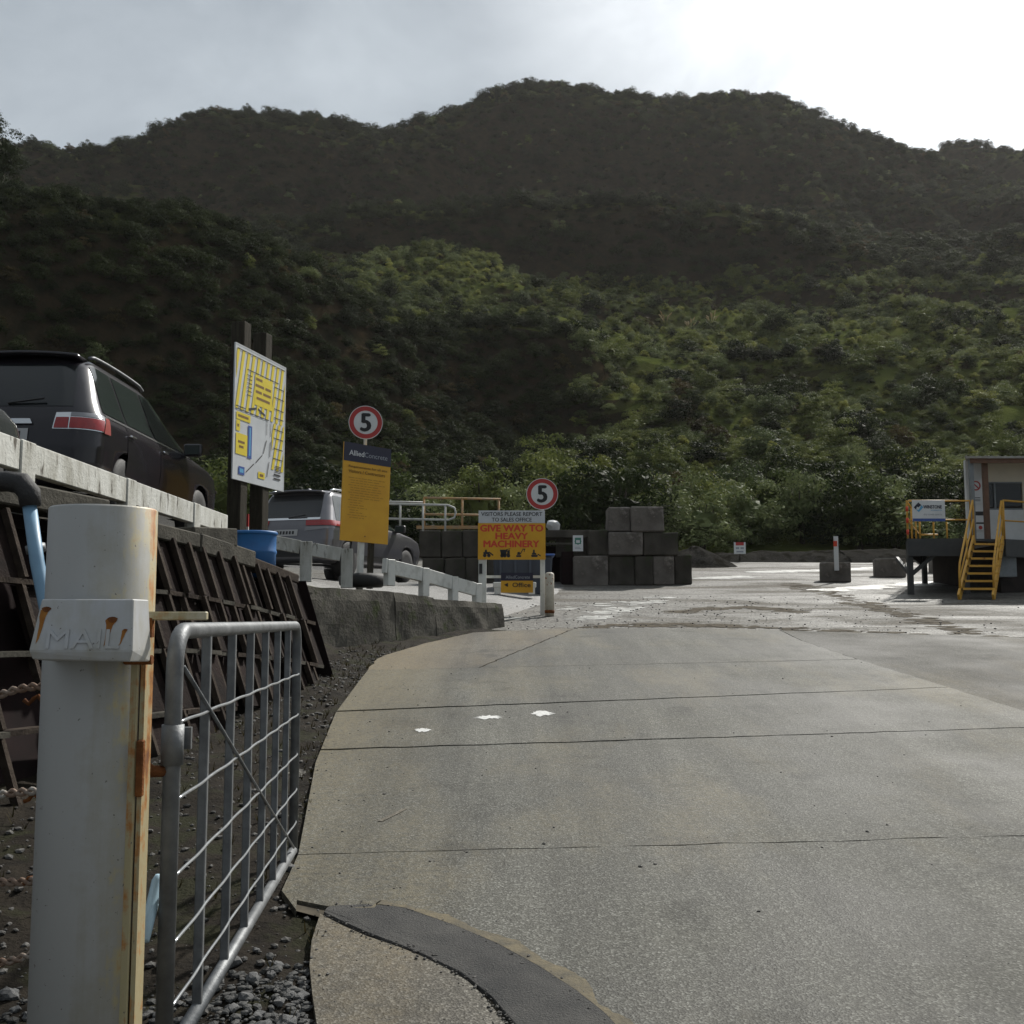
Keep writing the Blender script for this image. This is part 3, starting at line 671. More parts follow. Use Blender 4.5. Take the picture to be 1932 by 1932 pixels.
me.polygons.foreach_set('use_smooth', [True] * len(me.polygons))
tag(link('hillside', me), kind='structure')

# ------------------------------------------------------------------ bushes
def crown_mesh(name, seed, Rr, H, nclump, nleaf, ll, mat, base=.0, top_heavy=0.0):
    r = np.random.RandomState(seed)
    vs = []; fs = []
    C = []
    for k in range(nclump):
        th = r.uniform(0, 2 * np.pi); cz = r.uniform(.02, 1) ** .8; rad = np.sqrt(max(0, 1 - (cz * .93) ** 2)) * r.uniform(.55, 1.05)
        C.append((np.cos(th) * rad * Rr * .82, np.sin(th) * rad * Rr * .82, base + cz * (H - base) * r.uniform(.62, .98), r.uniform(.2, .4) * Rr))
    C = np.array(C)
    per = nleaf // nclump
    for (cx, cy, cz, cr) in C:
        d = r.normal(size=(per, 3)); d /= np.linalg.norm(d, axis=1)[:, None]; d[:, 2] = np.abs(d[:, 2]) * .9 - .25 * r.rand(per)
        rr = cr * r.uniform(.55, 1.08, per)[:, None]
        p = np.array([cx, cy, cz]) + d * rr; p[:, 2] = np.maximum(p[:, 2], .03)
        nrm = d + np.array([0, 0, .25]) + r.normal(scale=.38, size=(per, 3)); nrm /= np.linalg.norm(nrm, axis=1)[:, None]
        a = np.cross(nrm, r.normal(size=(per, 3))); a /= np.linalg.norm(a, axis=1)[:, None] + 1e-9; bb = np.cross(nrm, a)
        L = ll * r.uniform(.6, 1.35, per)[:, None]; W = L * r.uniform(.32, .5, per)[:, None]
        i0 = len(vs) * 0
        q = np.stack([p - a * L * .5, p + bb * W * .5 + a * L * .05, p + a * L * .5, p - bb * W * .5 + a * L * .05], 1)
        vs.append(q.reshape(-1, 3))
    Vv = np.concatenate(vs); n = len(Vv) // 4
    Ff = (np.arange(n)[:, None] * 4 + np.arange(4)[None]).tolist(); Vl = Vv.tolist()
    # solid core added to stop light leaking through the leaves
    bm = bmesh.new(); bmesh.ops.create_icosphere(bm, subdivisions=3, radius=1)
    k0 = len(Vl)
    for v in bm.verts:
        s = .34 + .20 * mnoise.noise(v.co * 2.3 + Vector((seed, 0, 0))) + .08 * mnoise.noise(v.co * 6)
        Vl.append((v.co.x * Rr * s, v.co.y * Rr * s, max(.0 + base * .6, base + (H - base) * (.45 + .5 * v.co.z * s))))
    for f in bm.faces: Ff.append([k0 + v.index for v in f.verts])
    bm.free()
    me = bpy.data.meshes.new(name); me.from_pydata(Vl, [], Ff); me.materials.append(mat)
    return me
def stems_mesh(seed, H, n=4, r0=.05):
    r = random.Random(seed); b = MB()
    for k in range(n):
        a = r.uniform(0, 6.28); s = r.uniform(.15, .4)
        b.tube([(math.cos(a) * .05, math.sin(a) * .05, -.3), (math.cos(a) * s * .5, math.sin(a) * s * .5, H * .3), (math.cos(a) * s * 1.4, math.sin(a) * s * 1.4, H * .7)], [r0, r0 * .7, r0 * .3], 6)
    return b.mesh('stem', m_bark, True)
KIND = [('dark green', 0, 1.75, 2.9, 34, 3000, .17), ('mid green', 1, 1.9, 3.0, 30, 2900, .16), ('grey green', 2, 1.6, 2.6, 30, 2800, .15), ('yellow green', 3, 1.4, 1.9, 26, 2600, .15), ('olive brown', 4, 1.5, 2.3, 26, 2400, .15),
        ('dark rounded', 0, 2.1, 2.6, 40, 3200, .18), ('tall green', 1, 1.25, 3.3, 28, 2600, .16), ('low grey', 2, 1.9, 1.7, 32, 2800, .16)]
PROTO = []
for k, (nm, mi, rr, hh, nc, nl, ll) in enumerate(KIND):
    PROTO.append((crown_mesh('foliage', 40 + k, rr, hh, nc, nl, ll, FOL[mi]), stems_mesh(k, hh)))
def place(px):
    if px < 800: return 'behind the silver car'
    if px < 960: return 'behind the rusty railing'
    if px < 1100: return 'behind the yellow warning sign'
    if px < 1320: return 'behind the stacked concrete blocks'
    if px < 1540: return 'behind the gravel berm'
    if px < 1720: return 'behind the marker pole block'
    return 'behind the site office'
rB = random.Random(3); first_fol = {}; bush_by = {}
rows = [(51.5, 2.3, 'at the bank foot ', 1.05, 1.7), (56, 2.7, 'in the second tier ', 1.0, 1.7), (61, 3.2, 'high on the bank ', .9, 1.6), (67, 3.6, 'at the top of the bank ', .9, 1.5)]
for ri, (Y, sp, where, s0, s1) in enumerate(rows):
    x = -.50 * Y * (.62 if ri == 0 else .8)
    while x < .52 * Y:
        yy = Y + rB.uniform(-1.6, 1.6); k = rB.choices(range(8), [5, 5, 4, 2, 2, 4, 3, 2])[0]
        px = 966 + F * x / yy
        s = rB.uniform(s0, s1)
        root = empty('bush', (x, yy, float(hz(x, yy)) - .1), rB.uniform(0, 6.28)); root.scale = (s * rB.uniform(.9, 1.15), s * rB.uniform(.9, 1.15), s * rB.uniform(.85, 1.15))
        tag(root, KIND[k][0] + ' bush ' + where + place(px), 'bush', 'bushes on the bank')
        fo = link('foliage', PROTO[k][0], root); link('stem', PROTO[k][1], root)
        first_fol.setdefault(k, fo); bush_by.setdefault(root['label'], []).append((px, root))
        x += sp * rB.uniform(.75, 1.3)
ORD = ['first', 'second', 'third', 'fourth', 'fifth', 'sixth', 'seventh']
for lb, lst in bush_by.items():
    if len(lst) > 1:
        lst.sort(key=lambda q: q[0])
        for n_, (px, root) in enumerate(lst): root['label'] = lb + ', ' + (ORD[n_] + ' from left' if 0 < n_ < len(lst) - 1 else ('leftmost' if n_ == 0 else 'rightmost'))
# hillside scrub: one mass, too many to count
pts = []; scl = []; rot = []; ids = []
rr_ = np.random.RandomState(21)
def slope_at(x, y): return math.hypot(float(hz(x + 1.5, y) - hz(x - 1.5, y)), float(hz(x, y + 1.5) - hz(x, y - 1.5))) / 3
cnt = 0
y = 53.0
while y < 395:
    step = 1.45 if y < 72 else (1.2 if y < 112 else (1.3 if y < 192 else 1.75 + (y - 192) * .003))
    half = .58 * y + 4
    for x in np.arange(-half, half, step):
        xx = x + rr_.uniform(-.5, .5) * step; yy = y + rr_.uniform(-.5, .5) * step
        if xx < hx[0] + 3 or xx > hx[-1] - 3: continue
        px = 966 + F * xx / yy
        if yy > 275 and float(hz(xx, yy + 2) - hz(xx, yy - 2)) < -1.6: continue      # far side of the ridge
        z = float(hz(xx, yy)); sl = slope_at(xx, yy)
        open_ = mnoise.noise(Vector((xx * .06, yy * .06, 11))) + .5 * mnoise.noise(Vector((xx * .17, yy * .17, 5)))
        spur = yy < 114 and px < 1075 - max(0, 84 - yy) * 9 and yy > 60
        mid = 72 < yy < 192 and not spur and px > 560
        rv = rr_.rand()
        if spur:
            sc = .34 + .42 * rv ** 1.5; w = [9, .12, .1, .0, 1.6, 8, .1, .1]  # darkest leaf kinds deepen the spur's shade through foliage colour
        elif mid:
            if open_ > .2 and rr_.rand() < .45: continue
            sc = .26 + .34 * rv ** 1.4
            if rr_.rand() < (.10 if open_ < .15 else .03): sc = rr_.uniform(.7, 1.25)
            w = [1.0, 6, 4, 6.5, 1.2, .8, .6, 4] if sc < .7 else [2, 5, 3, .6, .5, 1.6, 1, 2.5]
        elif yy < 75:
            if rr_.rand() < .35: continue
            sc = .5 + .6 * rv ** 1.5; w = [4, 5, 4, 1.5, 1.5, 4, 2.5, 3]
        else:
            if sl > 1.0 and rr_.rand() < .25 + .4 * open_: continue
            yr_ = float(np.interp(px, [q[0] for q in RID], [q[2] for q in RID]))
            sc = .45 + .55 * rv ** 1.6
            if rr_.rand() < .06: sc = rr_.uniform(1.0, 1.45)
            if yy > yr_ - 14 and rr_.rand() < .35: sc = .5 + 1.15 * rr_.rand() ** 1.3
            w = [8, .25, .5, .0, 2.6, 8, .25, .4]
        k = rr_.choice(8, p=np.array(w) / sum(w))
        pts.append((xx, yy, z - .25 * sc)); scl.append((sc * rr_.uniform(.9, 1.3), sc * rr_.uniform(.9, 1.3), sc * rr_.uniform(.75, 1.1)))
        rot.append((rr_.uniform(-.12, .12), rr_.uniform(-.12, .12), rr_.uniform(0, 6.28))); ids.append(k)
    y += step
print('scrub instances', len(pts))
me = bpy.data.meshes.new('hillside_scrub'); me.from_pydata(pts, [], [])
a = me.attributes.new('scl', 'FLOAT_VECTOR', 'POINT'); a.data.foreach_set('vector', np.array(scl, dtype=np.float32).ravel())
a = me.attributes.new('rot', 'FLOAT_VECTOR', 'POINT'); a.data.foreach_set('vector', np.array(rot, dtype=np.float32).ravel())
a = me.attributes.new('kid', 'INT', 'POINT'); a.data.foreach_set('value', np.array(ids, dtype=np.int32))
scrub = link('hillside_scrub', me); tag(scrub, 'dense green scrub covering the whole hillside up to the ridge', 'scrub', kind='stuff')
gn = bpy.data.node_groups.new('scatter_scrub', 'GeometryNodeTree')
gn.interface.new_socket('Geometry', in_out='INPUT', socket_type='NodeSocketGeometry'); gn.interface.new_socket('Geometry', in_out='OUTPUT', socket_type='NodeSocketGeometry')
gi = gn.nodes.new('NodeGroupInput'); go = gn.nodes.new('NodeGroupOutput'); ip = gn.nodes.new('GeometryNodeInstanceOnPoints'); jn = gn.nodes.new('GeometryNodeJoinGeometry')
ip.inputs['Pick Instance'].default_value = True
for k in range(7, -1, -1):
    oi = gn.nodes.new('GeometryNodeObjectInfo'); oi.inputs['Object'].default_value = first_fol[k]; oi.inputs['As Instance'].default_value = True; oi.transform_space = 'ORIGINAL'
    gn.links.new(oi.outputs['Geometry'], jn.inputs[0])
def named(nm, typ):
    n = gn.nodes.new('GeometryNodeInputNamedAttribute'); n.data_type = typ; n.inputs[0].default_value = nm; return n.outputs[0]
gn.links.new(gi.outputs[0], ip.inputs['Points']); gn.links.new(jn.outputs[0], ip.inputs['Instance'])
gn.links.new(named('kid', 'INT'), ip.inputs['Instance Index']); gn.links.new(named('rot', 'FLOAT_VECTOR'), ip.inputs['Rotation']); gn.links.new(named('scl', 'FLOAT_VECTOR'), ip.inputs['Scale'])
gn.links.new(ip.outputs[0], go.inputs[0])
md = scrub.modifiers.new('scatter', 'NODES'); md.node_group = gn

# lone tree on the left spur
tp = at(4, 300, 86)
tr = empty('tree', (tp.x, tp.y, float(hz(tp.x, tp.y)) - .3)); tag(tr, 'lone dark tree on the skyline at the left edge', 'tree')
th_ = at(18, 212, 86).z - tr.location.z
MB().tube([(0, 0, 0), (.1, 0, th_ * .4), (-.05, .1, th_ * .75)], [.22, .16, .07], 8).tube([(.1, 0, th_ * .4), (.9, .2, th_ * .7)], [.1, .03], 6).tube([(.08, 0, th_ * .45), (-.9, -.2, th_ * .75)], [.09, .03], 6).build('trunk', m_bark, tr, True)
link('crown', crown_mesh('crown', 77, 2.2, th_ + .5, 36, 6500, .2, FOL[0], base=th_ * .12), tr)
# plume grasses on the benches
rP = random.Random(9)
pm = MB()
for k in range(9):
    a = rP.uniform(0, 6.28); h = rP.uniform(1.3, 2.0); o = Vector((math.cos(a), math.sin(a), 0))
    pm.tube([(0, 0, 0), o * .25 + Vector((0, 0, h * .6)), o * .5 + Vector((0, 0, h))], [.012, .01, .008], 4)
    pm.tube([o * .42 + Vector((0, 0, h * .85)), o * .6 + Vector((0, 0, h * 1.08)), o * .85 + Vector((0, 0, h * 1.22))], [.03, .10, .015], 5)
pme = pm.mesh('plume', m_plume)
bl = MB()
for k in range(60):
    a = rP.uniform(0, 6.28); h = rP.uniform(.5, 1.0); o = Vector((math.cos(a), math.sin(a), 0)); t = Vector((-o.y, o.x, 0)) * .02
    bl.quad(o * .05 - t, o * .05 + t, o * .45 + t + Vector((0, 0, h)), o * .45 - t + Vector((0, 0, h)))
    bl.quad(o * .45 - t + Vector((0, 0, h)), o * .45 + t + Vector((0, 0, h)), o * .9 + Vector((0, 0, h * .75)), o * .9 + Vector((0, 0, h * .74)))
blm = bl.mesh('blade_tuft', FOL[3])
for px, Y, wh in ((1262, 158, 'left'), (1310, 157, 'left'), (1336, 156, 'left'), (1352, 157, 'left'), (1700, 154, 'right'), (1722, 153, 'right'), (1745, 154, 'right'), (1775, 152, 'right'), (1788, 153, 'right')):
    x = (px - 966) / F * Y
    o = empty('plume_grass', (x, Y, float(hz(x, Y))), rP.uniform(0, 6)); s = rP.uniform(.9, 1.3); o.scale = (s, s, s)
    tag(o, 'pale plumed grass clump on the ' + ('middle of the open slope' if wh == 'left' else 'open slope above the site office'), 'plume grass', 'plumed grasses on the open slope')
    link('plume', pme, o); link('blade_tuft', blm, o)

# ------------------------------------------------------------------ text and flat print
def text_on(parent, name, txt, mat, x0, x1, z0, z1, y=-.004, bold=.0, fit=True):
    cu = bpy.data.curves.new('t', 'FONT'); cu.body = txt; cu.size = 1; cu.resolution_u = 3
    ob = bpy.data.objects.new('t', cu); COL.objects.link(ob)
    me = bpy.data.meshes.new_from_object(ob); bpy.data.objects.remove(ob)
    n = len(me.vertices); co = np.zeros(n * 3); me.vertices.foreach_get('co', co); co = co.reshape(-1, 3)
    mn, mx_ = co.min(0), co.max(0)
    sx = (x1 - x0) / (mx_[0] - mn[0]); sz = (z1 - z0) / (mx_[1] - mn[1])
    base = np.stack([x0 + (co[:, 0] - mn[0]) * sx, np.full(n, y), z0 + (co[:, 1] - mn[1]) * sz], -1)
    faces = [list(f.vertices) for f in me.polygons]; bpy.data.meshes.remove(me)
    V_, F_ = base.tolist(), list(faces)
    if bold:      # heavier strokes: the outline struck again a little to each side, layer over layer
        d = bold * (z1 - z0) * 1.6
        for k, (dx, dz) in enumerate(((-1, 0), (1, 0), (0, 1), (0, -1))):
            o = len(V_); V_ += (base + np.array([dx * d, -.0005 * (k + 1), dz * d * .6])).tolist(); F_ += [[o + q for q in f] for f in faces]
    me = bpy.data.meshes.new(name); me.from_pydata(V_, [], F_); me.materials.append(mat)
    return link(name, me, parent)
def flat(parent, name, polys, mat, y=-.003):
    b = MB()
    for p in polys: b.poly([(q[0], y, q[1]) for q in p])
    return b.build(name, mat, parent, fix=False)
def rect(x0, x1, z0, z1): return [(x0, z0), (x1, z0), (x1, z1), (x0, z1)]
def disc(cx, cz, r, n=40): return [(cx + r * math.cos(2 * math.pi * k / n), cz + r * math.sin(2 * math.pi * k / n)) for k in range(n)]
def ringpolys(cx, cz, r0, r1, n=48):
    P = []
    for k in range(n):
        a, c = 2 * math.pi * k / n, 2 * math.pi * (k + 1) / n
        P.append([(cx + r0 * math.cos(a), cz + r0 * math.sin(a)), (cx + r1 * math.cos(a), cz + r1 * math.sin(a)), (cx + r1 * math.cos(c), cz + r1 * math.sin(c)), (cx + r0 * math.cos(c), cz + r0 * math.sin(c))])
    return P
def line(a, c, w):
    a = Vector(a); c = Vector(c); d = (c - a).normalized(); n = Vector((-d.y, d.x)) * w * .5
    return [tuple(a - n), tuple(c - n), tuple(c + n), tuple(a + n)]

def roundel(name, loc, r, label, pole_down, rz=0):
    t = empty(name, loc, rz); tag(t, label, 'speed sign', 'round speed signs')
    MB().lathe([(r, 0), (r, .012)], 48, 'y').build('plate', s_white, t)
    flat(t, 'red_ring', ringpolys(0, 0, r * .70, r * .96), s_red)
    text_on(t, 'numeral', '5', s_blk, -r * .27, r * .27, -r * .52, r * .52, bold=.035)
    if pole_down: MB().tube([(0, .04, r * .3), (0, .04, -pole_down)], .03, 12).build('pole', m_wpost, t, True)
    MB().box((0, .02, r * .2), (.12, .02, .04)).build('bracket', m_galv, t)
    return t

# ------------------------------------------------------------------ left: crib retaining wall
crib = empty('crib_wall', (0, 0, 0)); tag(crib, 'dark battered crib retaining wall of ribs and panels left of the driveway', 'retaining wall')
def ctop(y): return Vector((float(np.interp(y, [4, 5, 9, 12.15], [-4.15, -3.9, -2.92, -2.36])), y, float(np.interp(y, [4, 6, 9, 10.8, 12.15], [2.55, 2.52, 2.47, 2.34, 2.20]))))
CN = Vector((.975, -.22, 0)).normalized(); BAT = .33
def cpt(y, h, out=0.0):
    p = ctop(y); q = p + CN * (BAT * h + out); q.z = p.z - h; return q
st_y = [4.3]
while st_y[-1] < 12.0: st_y.append(st_y[-1] + (.48 if st_y[-1] < 8.4 else .29))
st_y[-1] = 12.12
rC = random.Random(4)
ROW = .47
for k in range(len(st_y) - 1):
    y0, y1 = st_y[k], st_y[k + 1]
    hmax = ctop(y0).z - gz(y0) + .05
    nrow = max(2, int(round(hmax / ROW)))
    for r_ in range(nrow):
        h0, h1 = r_ * ROW, min((r_ + 1) * ROW, hmax)
        off = rC.uniform(-.05, .025); wob = rC.uniform(-.06, .06)
        # recessed panel, pieces missing near the gate
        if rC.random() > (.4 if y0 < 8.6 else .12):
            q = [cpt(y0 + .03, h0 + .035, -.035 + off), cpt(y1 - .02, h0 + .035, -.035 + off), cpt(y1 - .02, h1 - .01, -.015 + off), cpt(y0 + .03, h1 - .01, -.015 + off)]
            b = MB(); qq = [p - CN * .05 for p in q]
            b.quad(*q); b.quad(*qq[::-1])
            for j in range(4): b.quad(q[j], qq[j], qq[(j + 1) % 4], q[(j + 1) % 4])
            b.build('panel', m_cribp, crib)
        # rib piece for this row (slightly stepped against the next one)
        a, c = cpt(y0 + wob * .5, h0, -.005 + off), cpt(y0 + wob * .5, h1 - .012, .01 + off)
        MB().beam(a, c, .036, .05, up=CN).build('rib', m_crib, crib)
        # stretcher
        if r_ > 0:
            a, c = cpt(y0 + .025, h0 + .01, -.02 + off), cpt(y1 - .025, h0 + .01, -.02 + off)
            MB().beam(a, c, .10, .035).build('stretcher', m_crib if rC.random() < .7 else m_capc, crib)
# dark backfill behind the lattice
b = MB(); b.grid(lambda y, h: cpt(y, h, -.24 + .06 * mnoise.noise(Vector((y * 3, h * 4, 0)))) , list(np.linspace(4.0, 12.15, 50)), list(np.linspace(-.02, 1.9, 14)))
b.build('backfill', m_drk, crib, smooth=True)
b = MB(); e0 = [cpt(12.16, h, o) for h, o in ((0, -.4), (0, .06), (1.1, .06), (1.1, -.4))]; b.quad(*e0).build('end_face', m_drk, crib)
# cap beams on top: grey concrete, stepped
for (ya, yb, dz, w, h, o, mt) in ((4.0, 6.4, .03, .30, .16, -.18, m_capc), (6.44, 8.3, .05, .30, .17, -.14, m_capc), (8.34, 9.7, .0, .26, .13, -.12, m_capc), (9.72, 10.9, -.03, .30, .17, -.14, m_capc), (10.92, 12.15, -.02, .24, .10, -.14, m_crib)):
    a, c = cpt(ya, 0, o), cpt(yb, 0, o); a.z += dz + h * .4; c.z += dz + h * .4
    ob = MB().beam(a, c, w, h).build('cap_beam', mt, crib); bevel_mesh(ob.data, .012)
# a loose sleeper sticking out across the top and a blue board
sl_ = empty('timber_sleeper', at(405, 1018, 10.2)); tag(sl_, 'weathered grey sleeper lying on the crib wall beside the blue drum', 'sleeper')
ob = MB().beam((-.16, -.40, .0), (.06, .28, .04), .20, .17).build('beam', m_capc, sl_); bevel_mesh(ob.data, .01)
bp_ = at(480, 1034, 11.6)
bb = empty('blue_drum', (bp_.x, bp_.y, bp_.z - .17)); tag(bb, 'blue plastic drum standing on top of the crib wall', 'drum')
MB().lathe([(.225, -.15), (.228, .10), (.236, .115), (.236, .135), (.228, .15), (.230, .30), (.236, .315), (.228, .335), (.20, .34), (.02, .338)], 36).build('barrel', m_bluep, bb, True)
MB().lathe([(.236, .305), (.242, .315), (.242, .335), (.232, .345)], 36).build('rim', m_bluep, bb, True)

# long low concrete wall beyond the crib wall
cw = empty('concrete_wall', (0, 0, 0)); tag(cw, 'stained low concrete retaining wall stepping down to the warning sign', 'retaining wall')
def cwall(a, c, ta, tc_, th, seed, n=26):
    a = Vector(a); c = Vector(c); d = (c - a).normalized(); nrm = Vector((d.y, -d.x))
    b = MB(); prof = []
    for k in range(n + 1):
        p = a.lerp(c, k / n); zt = lerp(ta, tc_, k / n) + .018 * fbm(p.x + seed, p.y, 2.5, 3); zb = gz(p.y) - .12
        row = []
        for j in range(7):
            z = lerp(zb, zt, j / 6); bul = .02 * fbm(p.x * 1.3 + seed, z * 1.5 + p.y, 1.6, 4) + .05 * (1 - j / 6)
            if j == 6: bul -= .02
            row.append((p.x + nrm.x * bul, p.y + nrm.y * bul, z))
        for w in (.3, .7, 1): row.append((p.x - nrm.x * th * w, p.y - nrm.y * th * w, zt + .006 * math.sin(9 * p.y + w)))
        row.append((p.x - nrm.x * th, p.y - nrm.y * th, zb)); prof.append(row)
    m_ = len(prof[0])
    for row in prof: b.v += row
    for k in range(n):
        for j in range(m_ - 1):
            i = k * m_ + j; b.f.append((i, i + m_, i + m_ + 1, i + 1))
    b.f.append(tuple(range(m_))); b.f.append(tuple(n * m_ + j for j in reversed(range(m_))))
    return b.build('wall_section', m_cwall, cw, smooth=False)
W0 = Vector((-2.72, 13.9)); W1 = Vector((-.16, 18.35))
def wp(t): return W0.lerp(W1, t)
cwall(wp(0), wp(.40), 2.20, 2.17, .34, 1); cwall(wp(.402), wp(.60), 2.17, 2.10, .32, 5); cwall(wp(.602), wp(.90), 2.085, 2.05, .30, 9); cwall(wp(.902), wp(1.0), 2.05, 2.04, .30, 14)

# ------------------------------------------------------------------ white rail fences
def rail_fence(name, pts, tops, rail_h, rail_t, post_w, post_t, bases, label, overhang=(0, 0), pm_=m_rail):
    t = empty(name, (0, 0, 0)); tag(t, label, 'fence', 'white rail fences')
    P = [Vector((p[0], p[1], z)) for p, z in zip(pts, tops)]
    for k, p in enumerate(P):
        d = (P[min(k + 1, len(P) - 1)] - P[max(k - 1, 0)]); d.z = 0; d.normalize()
        h = p.z - bases[k]
        ob = MB().box((0, 0, -h / 2 + .004), (post_w, post_t, h)).build('post', pm_, t); bevel_mesh(ob.data, .008)
        ob.location = p; ob.rotation_euler = (0, 0, math.atan2(d.y, d.x))
    ext = list(P)
    if overhang[0]: ext.insert(0, P[0] + (P[0] - P[1]).normalized() * overhang[0])
    if overhang[1]: ext.append(P[-1] + (P[-1] - P[-2]).normalized() * overhang[1])
    for a, c in zip(ext[:-1], ext[1:]):
        d = (c - a).normalized(); off = Vector((0, 0, -rail_h / 2)); inset = post_w * .5
        a2 = a + d * (inset if (a - ext[0]).length > .01 or not overhang[0] else 0) + off
        c2 = c - d * (inset if (c - ext[-1]).length > .01 or not overhang[1] else 0) + off
        ob = MB().beam(a2 + d * .004, c2 - d * .004, rail_t, rail_h).build('rail', pm_, t); bevel_mesh(ob.data, .006)
    return t
fx = -3.6
rail_fence('rail_fence', [(fx, 5.75), (fx, 7.9), (fx, 10.08), (fx, 12.2)], [3.07] * 4, .225, .085, .24, .11, [2.45] * 4, 'long weathered white rail fence in front of the dark car', (0, 1.35))
p0, p1, p2 = at(505, 1008, 18.3), at(578, 1022, 18.4), at(655, 1036, 18.5)
rail_fence('rail_fence', [(p0.x, p0.y), (p1.x, p1.y), (p2.x, p2.y)], [p0.z, p1.z, p2.z], .225, .085, .2, .11, [2.4, 2.4, 2.3], 'short white rail fence between the silver car and blue drum')
q = [at(735, 1056, 18.0), at(800, 1072, 18.8), at(855, 1088, 19.6), at(900, 1101, 20.25)]
rail_fence('rail_fence', [(p.x, p.y) for p in q], [p.z for p in q], .24, .09, .19, .11, [at(735, 1106, 18).z, at(800, 1120, 18.8).z - .05, at(855, 1130, 19.6).z - .05, at(900, 1136, 20.25).z - .05], 'clean white rail fence running down to the warning sign', (.15, 0), m_wpost)

# ------------------------------------------------------------------ foreground gate post with letterbox
PP = at(184, 1300, 2.86); PX, PY = PP.x, 2.86; pz0 = gz(PY)
post = empty('gate_post', (PX, PY, pz0)); tag(post, 'thick white steel pipe post with rust stains at the left front', 'gate post')
ptop = at(184, 950, 2.86 - .136).z - pz0; rr = .136
MB().lathe([(rr, -.4), (rr, ptop - .004), (rr - .004, ptop), (rr - .012, ptop), (rr - .012, ptop - .12)], 64).build('pipe', m_pipe, post, True)
for p in post.children[0].data.polygons: p.use_smooth = abs(p.normal.z) < .5
# welded angle on the right flank, gate stop arm
za, zb = at(262, 1170, 2.78).z - pz0, at(262, 1500, 2.78).z - pz0
ob = MB().box((.114, -.072, (za - .35) / 2), (.034, .010, za + .35)).build('flange', m_ang, post); bevel_mesh(ob.data, .003)
ob = MB().box((.141, -.040, (za - .35) / 2), (.012, .060, za + .35)).build('flange', m_ang2, post)
ob = MB().box((.143, -.075, lerp(za, zb, .85)), (.018, .02, .14)).build('catch_plate', m_rust, post); bevel_mesh(ob.data, .003)
MB().tube([(.10, -.09, za - .10), (.17, -.09, za - .10)], .012, 8).build('bolt', m_rust, post)
az = at(320, 1162, 2.80).z - pz0
ob = MB().box((.205, -.06, az), (.185, .022, .022)).build('stop_arm', rust_paint('arm_paint', (.56, .52, .42), .62), post); bevel_mesh(ob.data, .003)
MB().box((.150, -.062, az - .03), (.02, .02, .05)).build('arm_weld', m_rust, post)
# letterbox
mb = empty('letterbox', (PX, PY - .16, pz0)); tag(mb, 'small white letterbox with raised lettering and rust drips on the post', 'letterbox')
LX = lambda px: (px - 966) / F * 2.62 - PX
zt, zm, zl = at(150, 1130, 2.62).z - pz0, at(150, 1228, 2.62).z - pz0, at(150, 1252, 2.62).z - pz0
x0, x1 = -.066, .168
b = MB()
T = [(x0 + .006, -.06, zt), (x1 - .006, -.06, zt), (x1 - .006, .05, zt), (x0 + .006, .05, zt)]
Bt = [(x0 - .009, -.085, zm), (x1 + .004, -.085, zm), (x1 + .004, .05, zm), (x0 - .009, .05, zm)]
Bl = [(x0 - .004, -.075, zl + .010), (x1 - .004, -.078, zl + .004), (x1 + .002, .05, zl), (x0, .05, zl)]
i = 0; b.v = T + Bt + Bl
b.f = [(0, 1, 2, 3), (0, 4, 5, 1), (1, 5, 6, 2), (2, 6, 7, 3), (3, 7, 4, 0), (4, 8, 9, 5), (5, 9, 10, 6), (6, 10, 11, 7), (7, 11, 8, 4), (8, 11, 10, 9)]
ob = b.build('box', m_mail, mb); bevel_mesh(ob.data, .0025, 1, 20)
fb = ob
# raised lettering MAIL and rust runs follow the tilted front face
def face(x, z, o=0.0):
    t = (zt - z) / (zt - zm); return (x, lerp(-.06, -.085, t) - o, z)
zc = lerp(zt, zm, .76)
tx = text_on(mb, 'lettering', 'MAIL', m_mail, -.036, .140, zc - .024, zc + .022, y=0)
for v in tx.data.vertices: v.co = face(v.co.x, v.co.z, .0015)
bmx = bmesh.new(); bmx.from_mesh(tx.data); r_ = bmesh.ops.extrude_face_region(bmx, geom=bmx.faces[:])
for v in [e for e in r_['geom'] if isinstance(e, bmesh.types.BMVert)]: v.co.y -= .002
bmx.to_mesh(tx.data); bmx.free(); tx.parent = fb
def drip(cx, z1, w, L, seed, mat):
    r = random.Random(seed); pts = []
    n = 9
    for k in range(n):
        a = math.pi * k / (n - 1); pts.append((cx + math.cos(a) * w * r.uniform(.8, 1.2), z1 + math.sin(a) * w * .6 * r.uniform(.7, 1.2)))
    for k in range(5):
        t = (k + 1) / 6; pts.append((cx - w * (1 - t * .75) * r.uniform(.75, 1.05) - t * .008, z1 - L * t))
    pts.append((cx - .012, z1 - L))
    for k in range(5):
        t = 1 - (k + 1) / 6; pts.append((cx + w * (.75 - t * .75) * r.uniform(.75, 1.05) - t * .008, z1 - L * t))
    o = MB().poly([face(x, z, .0009) for x, z in pts]).build('rust_stain', mat, fb, fix=False); return o
drip(-.049, lerp(zt, zm, .24), .011, .078, 1, m_rustl); drip(.114, lerp(zt, zm, .42), .012, .062, 2, m_rustl); drip(.149, lerp(zt, zm, .62), .006, .036, 3, m_rustl)
for cx, t_, w in ((-.045, .20, .011), (.117, .40, .012), (.151, .60, .005)):
    z = lerp(zt, zm, t_); MB().poly([face(cx + math.cos(a) * w * (1 + .2 * math.sin(3 * a)), z + math.sin(a) * w * .6, .0016) for a in np.linspace(0, 6.1, 12)]).build('rust_spot', m_rust, fb, fix=False)

